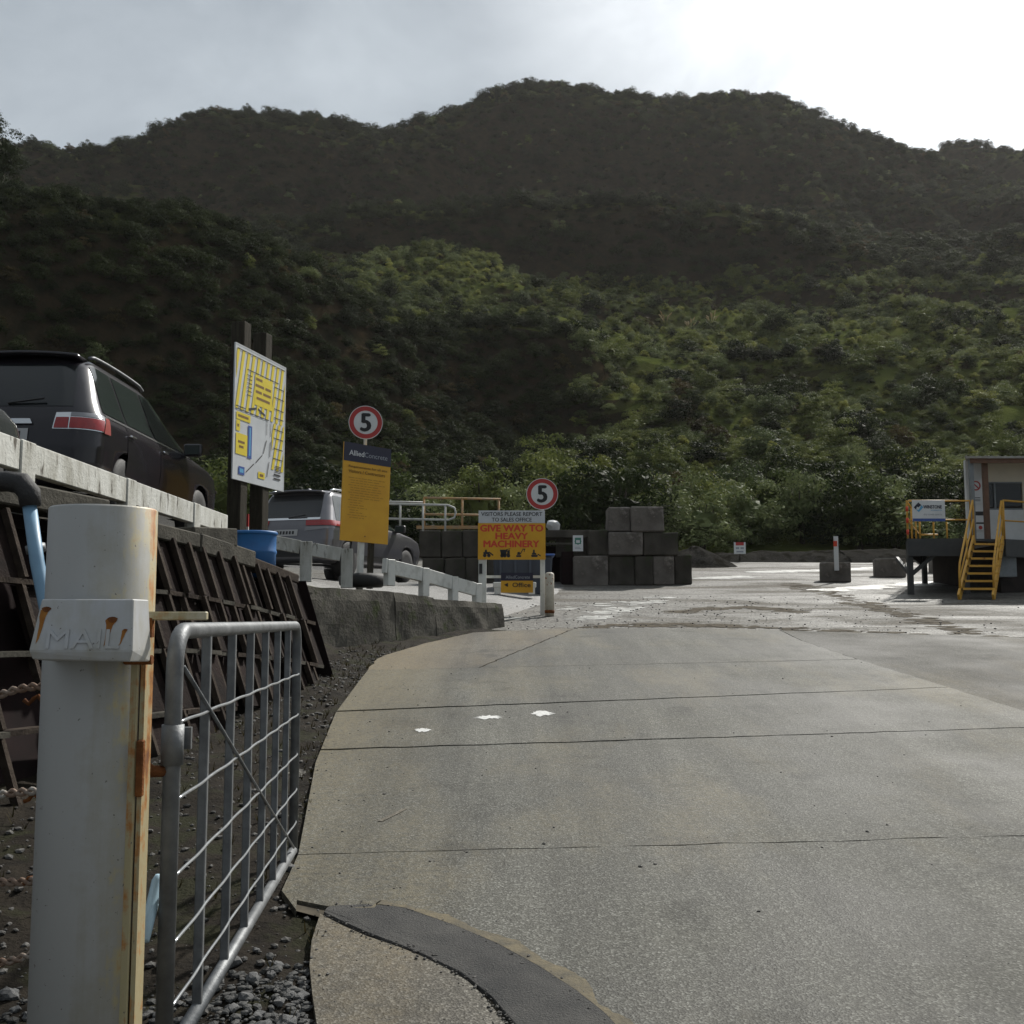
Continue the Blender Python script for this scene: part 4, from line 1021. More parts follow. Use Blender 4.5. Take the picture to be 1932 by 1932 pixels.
# ------------------------------------------------------------------ galvanised gate
G0 = at(332, 1191, 3.06); G1 = at(561, 1182, 5.82)
gate = empty('farm_gate', (G0.x, G0.y, gz(G0.y))); tag(gate, 'galvanised tubular farm gate swung open along the verge', 'gate')
gd = (G1 - G0); gd.z = 0; GL = gd.length; gate.rotation_euler = (0, 0, math.atan2(gd.y, gd.x))
gt = G0.z - gate.location.z; gh = 1.165; gb = gt - gh; rt = .024
def arc(cx, cz, r, a0, a1, n=6): return [(cx + r * math.cos(lerp(a0, a1, k / n)), 0, cz + r * math.sin(lerp(a0, a1, k / n))) for k in range(n + 1)]
rc = .10
MB().tube([(0, 0, gb - .02)] + arc(rc, gt - rc, rc, math.pi, math.pi / 2) + arc(GL - rc, gt - rc, rc, math.pi / 2, 0) + [(GL, 0, gb)], rt, 16).build('frame', m_galv, gate, True)
MB().tube([(0, 0, gb), (GL, 0, gb)], rt * .95, 14).build('bottom_rail', m_galv, gate, True)
ux = [GL * k / 7.0 for k in range(1, 7)]
ux = [.155 * GL, .315 * GL, .46 * GL, .60 * GL, .735 * GL, .865 * GL]
for x in ux: ob = MB().box((x, 0, (gt + gb) / 2), (.028, .028, gh - .03)).build('upright', m_galv, gate); bevel_mesh(ob.data, .003)
for h in (.252, .462, .668, .848, 1.015):
    path = []
    kn = [0] + ux + [GL]
    for a, c in zip(kn[:-1], kn[1:]):
        for t in (0, .125, .25, .375, .5, .625, .75, .875):
            path.append((lerp(a, c, t), -.016 - .003 * math.sin(math.pi * t), gt - h + .0018 * math.sin(2 * math.pi * t)))
    path.append((GL, -.012, gt - h))
    MB().tube(path, .0048, 6).build('cross_wire', m_galvw, gate, True)
MB().tube([(.02, -.02, gt - .10), (GL * .95, -.02, gb + .04)], .0065, 6).build('brace', m_galv, gate, True)
hz_ = at(320, 1405, 3.06).z - gate.location.z
MB().tube([(0, 0, hz_ - .055), (0, 0, hz_ + .055)], .031, 16).build('hinge_collar', m_galv, gate, True)
MB().box((.03, -.03, hz_ + .015), (.018, .03, .06)).build('hinge_clamp', m_galv, gate)
MB().tube([(0, 0, hz_ - .07), (-.02, .05, hz_ - .07), (-.06, .10, hz_ - .02), (-.10, .09, hz_)], .017, 8).build('hinge_pin', m_rust, gate, True)

# ------------------------------------------------------------------ pipes and cables by the post
dp = empty('drain_pipe', (0, 0, 0)); tag(dp, 'light blue drain pipe with black elbow coming down left of the post', 'pipe')
Yd = 3.5
A = at(55, 950, Yd); Bq = at(70, 1060, Yd - .03); Cq = at(88, 1150, Yd - .06); D_ = at(150, 1420, Yd - .2); E_ = at(288, 1700, 3.1)
MB().tube([A, Bq, Cq, D_], .022, 14).build('pipe', m_blue, dp, True)
MB().tube([at(-40, 912, Yd + .05), at(15, 908, Yd), at(40, 912, Yd), at(55, 930, Yd), at(58, 955, Yd)], [.030, .034, .037, .036, .033], 14).build('elbow', m_rub, dp, True)
cl = MB().tube([at(66, 1028, Yd), at(69, 1042, Yd)], .031, 14).build('clamp', m_galv, dp, True)
b2 = tag(MB().tube([at(270, 1775, 3.0), at(286, 1712, 3.06), at(297, 1662, 3.1), at(299, 1650, 3.1)], [.017, .017, .016, .008], 12).build('blue_pipe_end', M('pale_blue_pipe', (.40, .56, .66), None, rough=.35), smooth=True), 'short pale blue pipe end between the gate and post', 'pipe')
rW = random.Random(8)
for k, (ya, yb, nm) in enumerate(((1322, 1296, 'topmost'), (1512, 1478, 'second'), (1658, 1640, 'third'), (1800, 1778, 'lowest'))):
    c = empty('rusty_cable', (0, 0, 0)); tag(c, nm + ' of the twisted rusty cables running left from the gate post', 'cable', 'cables left of the post')
    a, d = at(-60, ya + 20, 3.0), at(95, yb, 2.9)
    for s in (0, 1):
        path = []
        for j in range(41):
            t = j / 40; p = a.lerp(d, t); p.z += .02 * math.sin(t * 3 + k); ph = t * 26 + s * math.pi
            path.append(p + Vector((0, math.cos(ph) * .006, math.sin(ph) * .007)))
        MB().tube(path, .0055, 7).build('strand', m_rustw, c, True)
    if k in (0, 1, 2):
        pth = [at(45 + 9 * j, lerp(ya, yb, .6) + 14 + 8 * math.sin(j * 1.7 + k), 2.93) for j in range(6)]
        MB().tube(pth, .006, 6).build('tie_wire', m_rust, c, True)

# ------------------------------------------------------------------ loose stones in the verge
def stone_mesh(seed, flat_=.6):
    bm = bmesh.new(); bmesh.ops.create_icosphere(bm, subdivisions=2, radius=.5)
    for v in bm.verts:
        v.co += v.co.normalized() * (.30 * mnoise.noise(v.co * 2.2 + Vector((seed * 3.1, 0, 0)))); v.co.z *= flat_
        v.co.x = round(v.co.x * 6) / 6 * .35 + v.co.x * .65; v.co.y *= .8
    me = bpy.data.meshes.new('stone'); bm.to_mesh(me); bm.free(); me.materials.append(m_stone); return me
SM = [stone_mesh(k, .5 + .1 * (k % 3)) for k in range(7)]
rS = random.Random(6)
def vz(x, y):
    s = (x - (xl(y) + .05)) / ((wallx(y) - .35) - (xl(y) + .05)); s = max(0, min(1, s)); return verge(s, y)[2]
big = [(1120, 3960), (1090, 3890), (1170, 3925), (1010, 3945), (1140, 3860), (1060, 3800), (960, 3890), (905, 3935), (1200, 3985), (1030, 3990), (1180, 3870), (990, 3830), (720, 3860), (640, 3780), (700, 3900), (1130, 3380), (900, 3760), (60, 3960), (110, 3990), (30, 3900), (620, 3945), (1075, 3760), (1000, 3700), (850, 3820)]
for k, (u, v) in enumerate(big):
    p = gp(u * .483, v * .483); s = rS.uniform(.035, .075)
    if k in (0, 15): s = .085
    o = link('stone', SM[k % 7], None, (p.x, p.y, vz(p.x, p.y) + s * .15), rS.uniform(0, 6)); o.scale = (s, s, s)
    tag(o, 'grey stone beside the driveway edge at the far end of the gate' if k == 15 else ('loose grey stone at the bottom left of the post' if u < 200 else 'loose grey stone in the soil under the gate'), 'stone', 'loose stones in the verge')
b = MB(); base = bmesh.new(); bmesh.ops.create_icosphere(base, subdivisions=1, radius=.5); bv = [v.co.copy() for v in base.verts]; bf = [[v.index for v in f.verts] for f in base.faces]; base.free()
def scatter(n, fn, rmin, rmax, mat, name, label, seed):
    r = random.Random(seed); Vv = []; Ff = []
    for k in range(n):
        q = fn(r)
        if q is None: continue
        x, y, z = q; s = rmin + (rmax - rmin) * r.random() ** 3; a = r.uniform(0, 6.28); ca, sa = math.cos(a), math.sin(a); i = len(Vv)
        for c in bv:
            j = .75 + .5 * r.random(); X, Y_, Z = c.x * s * j * 1.15, c.y * s * j * .85, c.z * s * j * .6
            Vv.append((x + X * ca - Y_ * sa, y + X * sa + Y_ * ca, z + Z + s * .12))
        Ff += [[i + t for t in f] for f in bf]
    me = bpy.data.meshes.new(name); me.from_pydata(Vv, [], Ff); me.materials.append(mat); tag(link(name, me), label, 'gravel', kind='stuff')
def f1(r):
    y = 2.6 + 12 * r.random() ** 1.8; s = r.random() ** (1.5 if r.random() < .6 else .6); x = lerp(xl(y) + .04, wallx(y) - .1, s); return (x, y, vz(x, y))
def f5(r):
    c = random.Random(r.random()).choice(((540, 1905, .16), (575, 1925, .12), (500, 1900, .2), (430, 1925, .18), (330, 1900, .16), (60, 1915, .2), (545, 1850, .1)))
    q = gp(c[0], c[1]); x = q.x + r.gauss(0, c[2]); y = q.y + r.gauss(0, c[2] * 1.1)
    if x > xl(y) - .01: return None
    return (x, y, vz(x, y) + .004)
scatter(1300, f5, .008, .045, M('pale_gravel_stone', (.045, .045, .043), (.125, .124, .12), 2.0, .8, .5, 60), 'gravel_pile', 'pale crushed gravel heaped along the verge under the gate', 7)
scatter(3000, f1, .010, .05, m_stoned, 'verge_gravel', 'loose gravel and stones strewn over the soil verge', 1)
def f2(r):
    y = 16.2 + 9 * r.random() ** 1.4; x = r.gauss(3.2, 3.0); return (x, y, gz(y) - .02)
scatter(1800, f2, .008, .045, m_stoned, 'yard_gravel', 'loose gravel and dirt strewn across the yard entrance', 2)
def f3(r):
    y = 3.6 + 10 * r.random(); x = lerp(xl(y) - .03, 3 + y * .2, r.random() ** 3.2); return (x, y, gz(y))
def f4(r):
    t = r.random() * .9; side = r.random() < .7
    L_ = pat_l if side else pat_r; k = t * (len(L_) - 1); i = int(k); q = L_[i].lerp(L_[i + 1], k - i); x = q.x + r.gauss(0, .03); y = q.y + r.gauss(0, .025); return (x, y, gz(y) + .001)
scatter(420, f4, .005, .018, m_stoned, 'patch_grit', 'loose stones along the ragged edges of the asphalt strip', 4)
scatter(420, f3, .006, .022, m_stoned, 'driveway_grit', 'scattered grit lying on the concrete driveway', 3)
# small weeds
wd = MB(); r = random.Random(12)
for k in range(350):
    y = 3.2 + 12 * r.random(); x = lerp(xl(y) + .0, wallx(y), r.random() ** 1.2); z = vz(x, y)
    for j in range(4):
        a = r.uniform(0, 6.28); h = r.uniform(.02, .07); o = Vector((math.cos(a), math.sin(a), 0)); t = Vector((-o.y, o.x, 0)) * .004; p = Vector((x, y, z))
        wd.quad(p - t, p + t, p + o * h * .6 + Vector((0, 0, h)) + t * .3, p + o * h * .6 + Vector((0, 0, h)) - t * .3)
tag(wd.build('verge_weeds', FOL[4], fix=False), 'tiny weeds growing in the soil verge', 'weeds', kind='stuff')

# white paint remnants on the driveway
for k, (cx, cy, w, h, lb) in enumerate(((798, 1378, 16, 4, 'small white paint patch, leftmost of three on the driveway'), (920, 1354, 30, 4, 'long white paint patch, middle of three on the driveway'), (1022, 1347, 25, 5, 'white paint patch, rightmost of three on the driveway'), (735, 1538, 28, 8, 'faint slanting white scrape on the driveway near the gate'))):
    r = random.Random(k); P = []
    n = 26
    for j in range(n):
        a = 2 * math.pi * j / n; rx = w * r.uniform(.5, 1.12); ry = h * r.uniform(.4, 1.2)
        q_ = gp(cx + math.cos(a) * rx + (0), cy + math.sin(a) * ry - (math.cos(a) * rx * .4 if k == 3 else 0)); P.append((q_.x, q_.y, gz(q_.y) + .004))
    if k == 3:
        a_, c_ = gp(712, 1550), gp(760, 1527); P = [(a_.x, a_.y, gz(a_.y) + .004), (a_.x + .03, a_.y - .01, gz(a_.y - .01) + .004), (c_.x + .03, c_.y, gz(c_.y) + .004), (c_.x, c_.y + .01, gz(c_.y + .01) + .004)]
    o = MB().poly(P).build('paint_mark', m_paint if k < 3 else m_slab3, fix=False); tag(o, lb, 'paint mark', 'white paint marks')

# ------------------------------------------------------------------ cars
class Car:
    def __init__(s, z, w, yr, yf, rr, rf):
        s.z = z; s.w = w; s.yr = yr; s.yf = yf; s.rr = rr; s.rf = rf
    def W(s, z): return float(np.interp(z, s.z, s.w))
    def YR(s, z): return float(np.interp(z, s.z, s.yr))
    def YF(s, z): return float(np.interp(z, s.z, s.yf))
    def side(s, y, z, o=0.0):
        w = s.W(z); yr, yf = s.YR(z), s.YF(z); x = w
        if y < yr + s.rr: d = max(0, y - yr) / s.rr; x = w - s.rr * (1 - math.sqrt(max(0, 1 - (1 - d) ** 2)))
        if y > yf - s.rf: d = max(0, yf - y) / s.rf; x = w - s.rf * (1 - math.sqrt(max(0, 1 - (1 - d) ** 2)))
        return Vector((x + o, y, z))
    def wrap(s, t, z, o=0.0):     # from rear centre round the right corner and along the side
        w = s.W(z) ; yr = s.YR(z); r = s.rr; a = w - r; sg = 1 if t >= 0 else -1; t = abs(t)
        if t < a: p = Vector((t, yr - o, z))
        elif t < a + r * math.pi / 2: k = (t - a) / r; p = Vector((a + (r + o) * math.sin(k), yr + r - (r + o) * math.cos(k), z))
        else: p = Vector((w + o, yr + r + t - a - r * math.pi / 2, z))
        p.x *= sg; return p
    def front(s, x, z, o=0.0):
        w = s.W(z); yf = s.YF(z); r = s.rf; d = max(0, abs(x) - (w - r)) / r; d = min(d, 1)
        return Vector((x, yf - r * (1 - math.sqrt(1 - d * d)) + o, z))
    def body(s, mat, t, axles, rw):
        zs = sorted(set(list(s.z) + list(np.linspace(s.z[0], s.z[-1], 34)))); b = MB(); n = 0
        for z in zs:
            w, yr, yf = s.W(z), s.YR(z), s.YF(z); r1 = min(s.rr, w * .9); r2 = min(s.rf, w * .9, (yf - yr) * .45); half = []
            for k in range(5): half.append(((w - r1) * k / 5, yr))
            for k in range(7): a = math.pi / 2 * k / 6; half.append((w - r1 + r1 * math.sin(a), yr + r1 - r1 * math.cos(a)))
            for k in range(1, 16): half.append((w, lerp(yr + r1, yf - r2, k / 16)))
            for k in range(7): a = math.pi / 2 * k / 6; half.append((w - r2 + r2 * math.cos(a), yf - r2 + r2 * math.sin(a)))
            for k in range(1, 6): half.append(((w - r2) * (1 - k / 5), yf))
            full = half + [(-x, y) for x, y in reversed(half[1:-1])]
            n = len(full); b.v += [(x, y, z) for x, y in full]
        for j in range(len(zs) - 1):
            for k in range(n): b.f.append((j * n + k, j * n + (k + 1) % n, (j + 1) * n + (k + 1) % n, (j + 1) * n + k))
        b.f.append(tuple(reversed(range(n)))); b.f.append(tuple((len(zs) - 1) * n + k for k in range(n)))
        ob = b.build('body', mat, None, smooth=True)
        cut = MB()
        for y in axles:
            for sg in (-1, 1): cut.lathe([(rw * 1.14, sg * .62), (rw * 1.14, sg * 1.25)], 28, 'x', (0, y, rw * 1.02))
        co = cut.build('cut', v_plast)
        m_ = ob.modifiers.new('b', 'BOOLEAN'); m_.object = co; m_.operation = 'DIFFERENCE'; m_.solver = 'EXACT'
        bpy.context.view_layer.update(); dg = bpy.context.evaluated_depsgraph_get()
        me = bpy.data.meshes.new_from_object(ob.evaluated_get(dg)); bpy.data.objects.remove(ob); bpy.data.objects.remove(co)
        me.name = 'body'; me.materials.clear(); me.materials.append(mat); o = link('body', me, t); return o
def patch(fn, c, nu, nv_, name, mat, parent, o=.004, both=True, sub=None):
    """c: four (a,z) corners, counter-clockwise from bottom-left; mapped on the body surface"""
    def mk(sg):
        b = MB()
        def P(u, v):
            a = lerp(lerp(c[0][0], c[1][0], u), lerp(c[3][0], c[2][0], u), v); z = lerp(lerp(c[0][1], c[1][1], u), lerp(c[3][1], c[2][1], u), v)
            p = fn(a, z, o); return (p.x * sg, p.y, p.z)
        b.grid(P, list(np.linspace(0, 1, nu)), list(np.linspace(0, 1, nv_)))
        return b.build(name, mat, parent, smooth=True, fix=False)
    r = [mk(1)]
    if both: r.append(mk(-1))
    return r
def wheels(t, axles, rw, xw, tw=.24):
    ty = MB().lathe([(rw * .62, -tw / 2), (rw * .93, -tw / 2), (rw, -tw * .36), (rw, tw * .36), (rw * .93, tw / 2), (rw * .62, tw / 2)], 36, 'x').mesh('tyre', m_rub, True)
    rm = MB(); rm.lathe([(rw * .64, -.06), (rw * .64, .07), (rw * .60, .075), (rw * .58, .03)], 30, 'x')
    for k in range(5):
        a = 2 * math.pi * k / 5; d = Vector((0, math.cos(a), math.sin(a))); rm.beam(Vector((.075, 0, 0)) + d * .02, Vector((.07, 0, 0)) + d * rw * .6, .07, .03, up=(1, 0, 0))
    rmm = rm.mesh('rim', v_alloy)
    for y in axles:
        for sg in (-1, 1):
            w = empty('wheel', (sg * xw, y, rw), 0 if sg > 0 else math.pi); w.parent = t; link('tyre', ty, w); link('rim', rmm, w)
def mirror(t, car, y, z, mat):
    for sg in (-1, 1):
        w = car.W(z); ob = MB().box((0, 0, 0), (.24, .11, .17)).build('wing_mirror', mat, t); bevel_mesh(ob.data, .045, 3); ob.location = (sg * (w + .13), y, z + .05)
        g = MB().box((0, -.058, 0), (.185, .006, .12)).build('mirror_glass', v_glass2, ob)
        MB().box((-sg * .13, 0, -.06), (.08, .05, .04)).build('mirror_arm', v_plast, ob)

def suv(name, loc, rz, label, paint, H, L, W, style):
    t = empty(name, loc, rz); tag(t, label, 'car', 'cars in the raised car park')
    k = H / 1.84; hw = W / 2
    if style == 'a':
        z = np.array([.30, .36, .55, .75, .95, 1.03, 1.09, 1.14, 1.25, 1.50, 1.70, 1.78, 1.82, 1.84]) * k
        w = np.array([.84, .93, .985, 1.0, .99, .98, .95, .92, .865, .765, .68, .62, .53, .36]) * hw
        yr = [.14, .03, .0, .0, .03, .05, .07, .09, .15, .30, .43, .54, .70, 1.0]
        yf = list(np.array([4.70, 4.80, 4.87, 4.88, 4.80, 4.55, 4.05, 3.72, 3.50, 3.08, 2.76, 2.60, 2.45, 2.2]) * L / 4.88)
        c = Car(z, w, yr, yf, .26, .38)
    elif style == 'b':
        z = np.array([.28, .34, .55, .75, .95, 1.05, 1.10, 1.15, 1.25, 1.48, 1.66, 1.76, 1.81, 1.84]) * k
        w = np.array([.86, .94, .985, 1.0, .99, .975, .955, .93, .89, .80, .735, .68, .60, .42]) * hw
        yr = [.12, .02, .0, .02, .06, .09, .11, .13, .20, .36, .46, .52, .62, .9]
        yf = list(np.array([4.62, 4.74, 4.80, 4.82, 4.74, 4.40, 4.0, 3.62, 3.42, 3.02, 2.72, 2.52, 2.38, 2.1]) * L / 4.82)
        c = Car(z, w, yr, yf, .20, .40)
    else:
        z = np.array([.22, .28, .45, .62, .76, .84, .90, .95, 1.05, 1.25, 1.36, 1.42, 1.46])
        w = np.array([.84, .93, .985, 1.0, .99, .975, .95, .93, .88, .77, .70, .62, .42]) * hw
        yr = [.12, .03, .0, .02, .05, .08, .11, .14, .26, .55, .72, .85, 1.1]
        yf = list(np.array([4.05, 4.15, 4.22, 4.22, 4.14, 3.95, 3.55, 3.25, 3.05, 2.62, 2.35, 2.2, 2.0]) * L / 4.22)
        c = Car(z, w, yr, yf, .2, .45); k = .8
    ax = (L * .19, L * .785); rw = .37 if style != 'c' else .31
    body = c.body(paint, t, ax, rw)
    z0 = 1.12 * k; z1 = 1.70 * k
    if style == 'c': z0, z1 = .96, 1.36
    # glass
    yw = lambda y, z: c.side(y, z)
    rg = patch(c.wrap, [(-.70 * hw, z0 + .05), (.70 * hw, z0 + .05), (.60 * hw, z1 - .02), (-.60 * hw, z1 - .02)], 20, 9, 'rear_window', v_glass, t, .006, False)[0]
    ys = [c.YR(z0) + .42, c.YR(z0) + 1.02, c.YR(z0) + 1.98, c.YF(z0) - .42]
    def sg_(ya, yb, yc, yd, nm): patch(c.side, [(ya, z0 + .03), (yb, z0 + .03), (yc, z1), (yd, z1)], 8, 7, nm, v_glass2, t, .006)
    sg_(ys[0] - .12, ys[1] - .04, ys[1] - .02, ys[0] + .08, 'quarter_window'); sg_(ys[1] + .03, ys[2] - .04, ys[2] - .05, ys[1] + .05, 'side_window'); sg_(ys[2] + .03, ys[3], c.YF(z1) - .28, ys[2] + .02, 'side_window')
    patch(c.front, [(-.74 * hw, z0 + .06), (.74 * hw, z0 + .06), (.60 * hw, z1), (-.60 * hw, z1)], 14, 6, 'windscreen', v_glass, t, .006, False)
    # doors stand a hair proud: their edges read as shut lines
    for (ya, yb) in ((ys[1] - .18, ys[2] - .01), (ys[2] + .01, ys[3] + .05)):
        for d in patch(c.side, [(ya, .52 * k), (yb, .52 * k), (yb, z0 + .01), (ya + .06, z0 + .01)], 8, 9, 'door', paint, t, .005):
            pass
        for sg in (-1, 1):
            p = c.side(ya + .16, z0 - .12); ob = MB().box((sg * (p.x + .025), p.y, p.z), (.03, .16, .025)).build('door_handle', v_chr, t); bevel_mesh(ob.data, .008)
    patch(c.side, [(ax[0] + rw * 1.3, .40 * k), (ax[1] - rw * 1.3, .40 * k), (ax[1] - rw * 1.3, .50 * k), (ax[0] + rw * 1.3, .50 * k)], 8, 3, 'side_sill', v_plast, t, .012)
    patch(c.side, [(ys[0] - .1, z0 - .015), (ys[3] + .12, z0 - .015), (ys[3] + .12, z0 + .012), (ys[0] - .1, z0 + .012)], 16, 2, 'belt_trim', v_chr if style == 'a' else v_plast, t, .009)
    a_ = hw - c.rr; corner = a_ + c.rr * math.pi / 2
    # lamps
    if style == 'a':
        zl, zh = .93, 1.09
        patch(c.wrap, [(.505, zl - .008), (corner + .11, zl - .02), (corner + .06, zh + .022), (.525, zh + .012)], 16, 6, 'lamp_bezel', v_chr, t, .008)
        patch(c.wrap, [(.52, zl + .002), (.665, zl), (.665, zh - .042), (.534, zh - .042)], 8, 5, 'lamp_lens', v_red, t, .014)
        patch(c.wrap, [(.68, zl), (corner - .06, zl - .005), (corner - .06, zh - .042), (.68, zh - .042)], 10, 5, 'lamp_lens', v_red, t, .014)
        patch(c.wrap, [(corner - .05, zl - .025), (corner + .12, zl - .02), (corner + .07, zh + .01), (corner - .03, zh)], 8, 5, 'lamp_lens', v_redl, t, .014)
        patch(c.wrap, [(.68, zh - .03), (corner - .06, zh - .03), (corner - .05, zh + .015), (.68, zh + .015)], 10, 4, 'lamp_lens', v_lens, t, .013)
        patch(c.wrap, [(-.30, .975), (.30, .975), (.27, 1.03), (-.27, 1.03)], 8, 3, 'tailgate_trim', v_chr, t, .025, False)
    elif style == 'b':
        zl, zh = 1.0, 1.11
        for d in patch(c.wrap, [(.42, zl), (corner + .25, zl), (corner + .20, zh), (.40, zh)], 18, 5, 'lamp_lens', v_red, t, .014): pass
        patch(c.wrap, [(.40, zl - .11), (corner - .05, zl - .05), (corner - .02, zl - .03), (.42, zl - .02)], 12, 3, 'lamp_bezel', v_lens, t, .010)
        patch(c.wrap, [(-.7, zh + .01), (.7, zh + .01), (.70, zh + .055), (-.7, zh + .055)], 14, 3, 'tailgate_trim', v_chr, t, .012, False)
        patch(c.wrap, [(-.62 * hw, z1 - .11), (.62 * hw, z1 - .11), (.60 * hw, z1 + .0), (-.60 * hw, z1 + .0)], 14, 3, 'painted_spoiler_shadow', v_plast, t, .012, False)  # dark strip painting the spoiler's shadow across the top of the window
    else:
        patch(c.wrap, [(.5, .72), (corner + .1, .72), (corner + .1, .86), (.5, .86)], 12, 4, 'lamp_lens', v_red, t, .01)
        patch(c.front, [(.40, .62), (.78, .64), (.80, .76), (.42, .72)], 10, 4, 'headlamp', v_lens, t, .01)
    zn = .80 if style != 'c' else .5
    patch(c.wrap, [(-.26, zn), (.26, zn), (.26, zn + .125), (-.26, zn + .125)], 6, 3, 'number_plate', v_plate, t, .012, False)
    rgm = [patch(c.wrap, [(-.20 + .068 * j, zn + .03), (-.155 + .068 * j, zn + .03), (-.155 + .068 * j, zn + .095), (-.20 + .068 * j, zn + .095)], 2, 2, 'plate_character', v_plast, t, .015, False) for j in range(6)]
    patch(c.wrap, [(-hw * .9, .40 * k), (hw * .9, .40 * k), (hw * .9, .55 * k), (-hw * .9, .55 * k)], 16, 3, 'bumper_insert', v_plast, t, .012, False)
    # spoiler, roof rails, wiper, aerial
    if style in 'ab':
        zr = c.z[-3]; b = MB(); yy = c.YR(zr)
        b.grid(lambda x, v: (x, yy - .17 + v * .5 + .05 * (x / hw) ** 2, zr + .035 - .015 * v - .05 * (x / hw / .62) ** 2 * .6 + .01), list(np.linspace(-hw * .6, hw * .6, 13)), [0, .2, .6, 1])
        sp = b.build('spoiler', paint, t, smooth=True); md_ = sp.modifiers.new('s', 'SOLIDIFY'); md_.thickness = .035
        for sg in (-1, 1):
            pth = []
            for j in range(15):
                u = j / 14; y = lerp(c.YR(zr) + .10, c.YF(zr) - .25, u); pth.append((sg * (c.W(1.74 * k) - .01), y, 1.80 * k + .05 * math.sin(math.pi * min(1, max(0, u))) ** .3))
            MB().tube(pth, .02, 8).build('roof_rail', v_chr if style == 'b' else m_galv, t, True)
        p = c.wrap(0, z0 + .08, .02); MB().tube([p, p + Vector((.38, -.01, .05))], .012, 6).build('wiper', v_plast, t)
        mirror(t, c, c.YF(z0) - .62, z0 + .02, paint if style == 'a' else v_plast)
        ob = MB().box((0, c.YR(zr) + .45, c.z[-1] + .03), (.05, .14, .06)).build('aerial_fin', paint, t); bevel_mesh(ob.data, .02)
    else:
        mirror(t, c, c.YF(z0) - .55, z0, paint)
    wheels(t, ax, rw, hw - .135)
    return t
EXP = []
suv('parked_car', (-5.25, 11.05, 2.81), 0, 'dark suv parked behind the white rail fence at the left', v_dark, 1.85, 4.88, 1.93, 'a')
suv('parked_car', (-4.45, 21.2, 2.60), R(-18), 'silver suv parked behind the yellow notice board', v_silver, 1.78, 4.82, 1.94, 'b')
suv('parked_car', (-4.93, 5.0, 2.60), R(0), 'grey car of which only a front wing shows at the left edge', v_grey, 1.5, 4.25, 1.75, 'c')

# ------------------------------------------------------------------ site-map billboard on two posts
A = at(445, 645, 14.2); C_ = at(540, 686, 15.7); A2 = at(433, 903, 14.2)
w = math.hypot(C_.x - A.x, C_.y - A.y); h = A.z - A2.z
bb = empty('site_map_board', (A.x, A.y, A.z - h), math.atan2(C_.y - A.y, C_.x - A.x)); tag(bb, 'tall white site map board with yellow hatching on two timber posts', 'sign')
ob = MB().box((w / 2, .012, h / 2), (w, .02, h)).build('board', s_grey, bb); bevel_mesh(ob.data, .003)
fr = flat(bb, 'border', [rect(0, w, h - .012, h - .0), rect(0, .012, 0, h), rect(w - .012, w, 0, h)], s_white, -.002)
def clip_stripe(x, zlo, zhi, x0, x1, sw, sl):  # slanted stripe clipped to a box in x
    P = []
    for z, k in ((zlo, 0), (zhi, 1)):
        P.append((x + sl * (z - zlo), z))
    pts = [(P[0][0], zlo), (P[0][0] + sw, zlo), (P[1][0] + sw, zhi), (P[1][0], zhi)]
    def cx(poly, lim, keep_gt):
        out = []
        for i in range(len(poly)):
            a, c = poly[i], poly[(i + 1) % len(poly)]
            ia = (a[0] >= lim) if keep_gt else (a[0] <= lim); ic = (c[0] >= lim) if keep_gt else (c[0] <= lim)
            if ia: out.append(a)
            if ia != ic: t = (lim - a[0]) / (c[0] - a[0]); out.append((lim, a[1] + t * (c[1] - a[1])))
        return out
    pts = cx(pts, x0, True)
    if len(pts) > 2: pts = cx(pts, x1, False)
    return pts
hat = []
for k in range(-8, 16):
    p = clip_stripe(.02 + k * .15, h * .52, h * .97, .03, w - .03, .075, .22)
    if len(p) > 2: hat.append(p)
for k in range(-6, 6):
    p = clip_stripe(w * .73 + k * .15, h * .15, h * .515, w * .73, w - .03, .075, .30)
    if len(p) > 2: hat.append(p)
flat(bb, 'hatching', hat, s_lyel, -.003)
flat(bb, 'notice_panel', [rect(w * .37, w * .72, h * .60, h * .83)], s_lyel, -.0045)
words = []
for r_, row in enumerate(((.05, .4), (.03, .5, .58, .9), (.05, .38, .46, .9), (.1, .85))):
    zz = h * (.80 - .048 * r_)
    for a, c in zip(row[::2], row[1::2]): words.append(rect(w * (.37 + .35 * a), w * (.37 + .35 * c), zz - .018, zz + .018))
flat(bb, 'word_bars', words, s_dyel, -.006)
bl_ = []
for zz, xa, xb in ((.965, .03, .97), (.84, .22, .85), (.52, .03, .66), (.54, .03, .2)): bl_.append(line((w * xa, h * zz), (w * xb, h * zz), .012))
for zz in (.80, .77, .74, .71, .68, .65): bl_.append(line((w * .22, h * zz), (w * .31, h * zz), .01))
for zz in (.80, .72, .63, .56, .47, .40, .32, .24): bl_.append(line((w * .76, h * zz), (w * .96, h * zz), .012))
for xa in (.62, .70): bl_.append(line((w * xa, h * .51), (w * xa, h * .40), .012))
for a, c in (((.62, .36), (.56, .25)), ((.54, .235), (.42, .165)), ((.38, .15), (.24, .075)), ((.70, .36), (.69, .24)), ((.68, .2), (.64, .08))): bl_.append(line((w * a[0], h * a[1]), (w * c[0], h * c[1]), .016))
bl_ += [line((w * .26, h * .545), (w * .41, h * .575), .03), line((w * .44, h * .575), (w * .58, h * .545), .03)]
for zz in (.115, .085): bl_.append(line((w * .78, h * zz), (w * .92, h * zz), .022))
for j in range(5): bl_.append(rect(w * .80, w * .92, h * (.135 + .012 * j) - .004, h * (.135 + .012 * j) + .006))
flat(bb, 'map_lines', bl_, s_blk, -.0055)
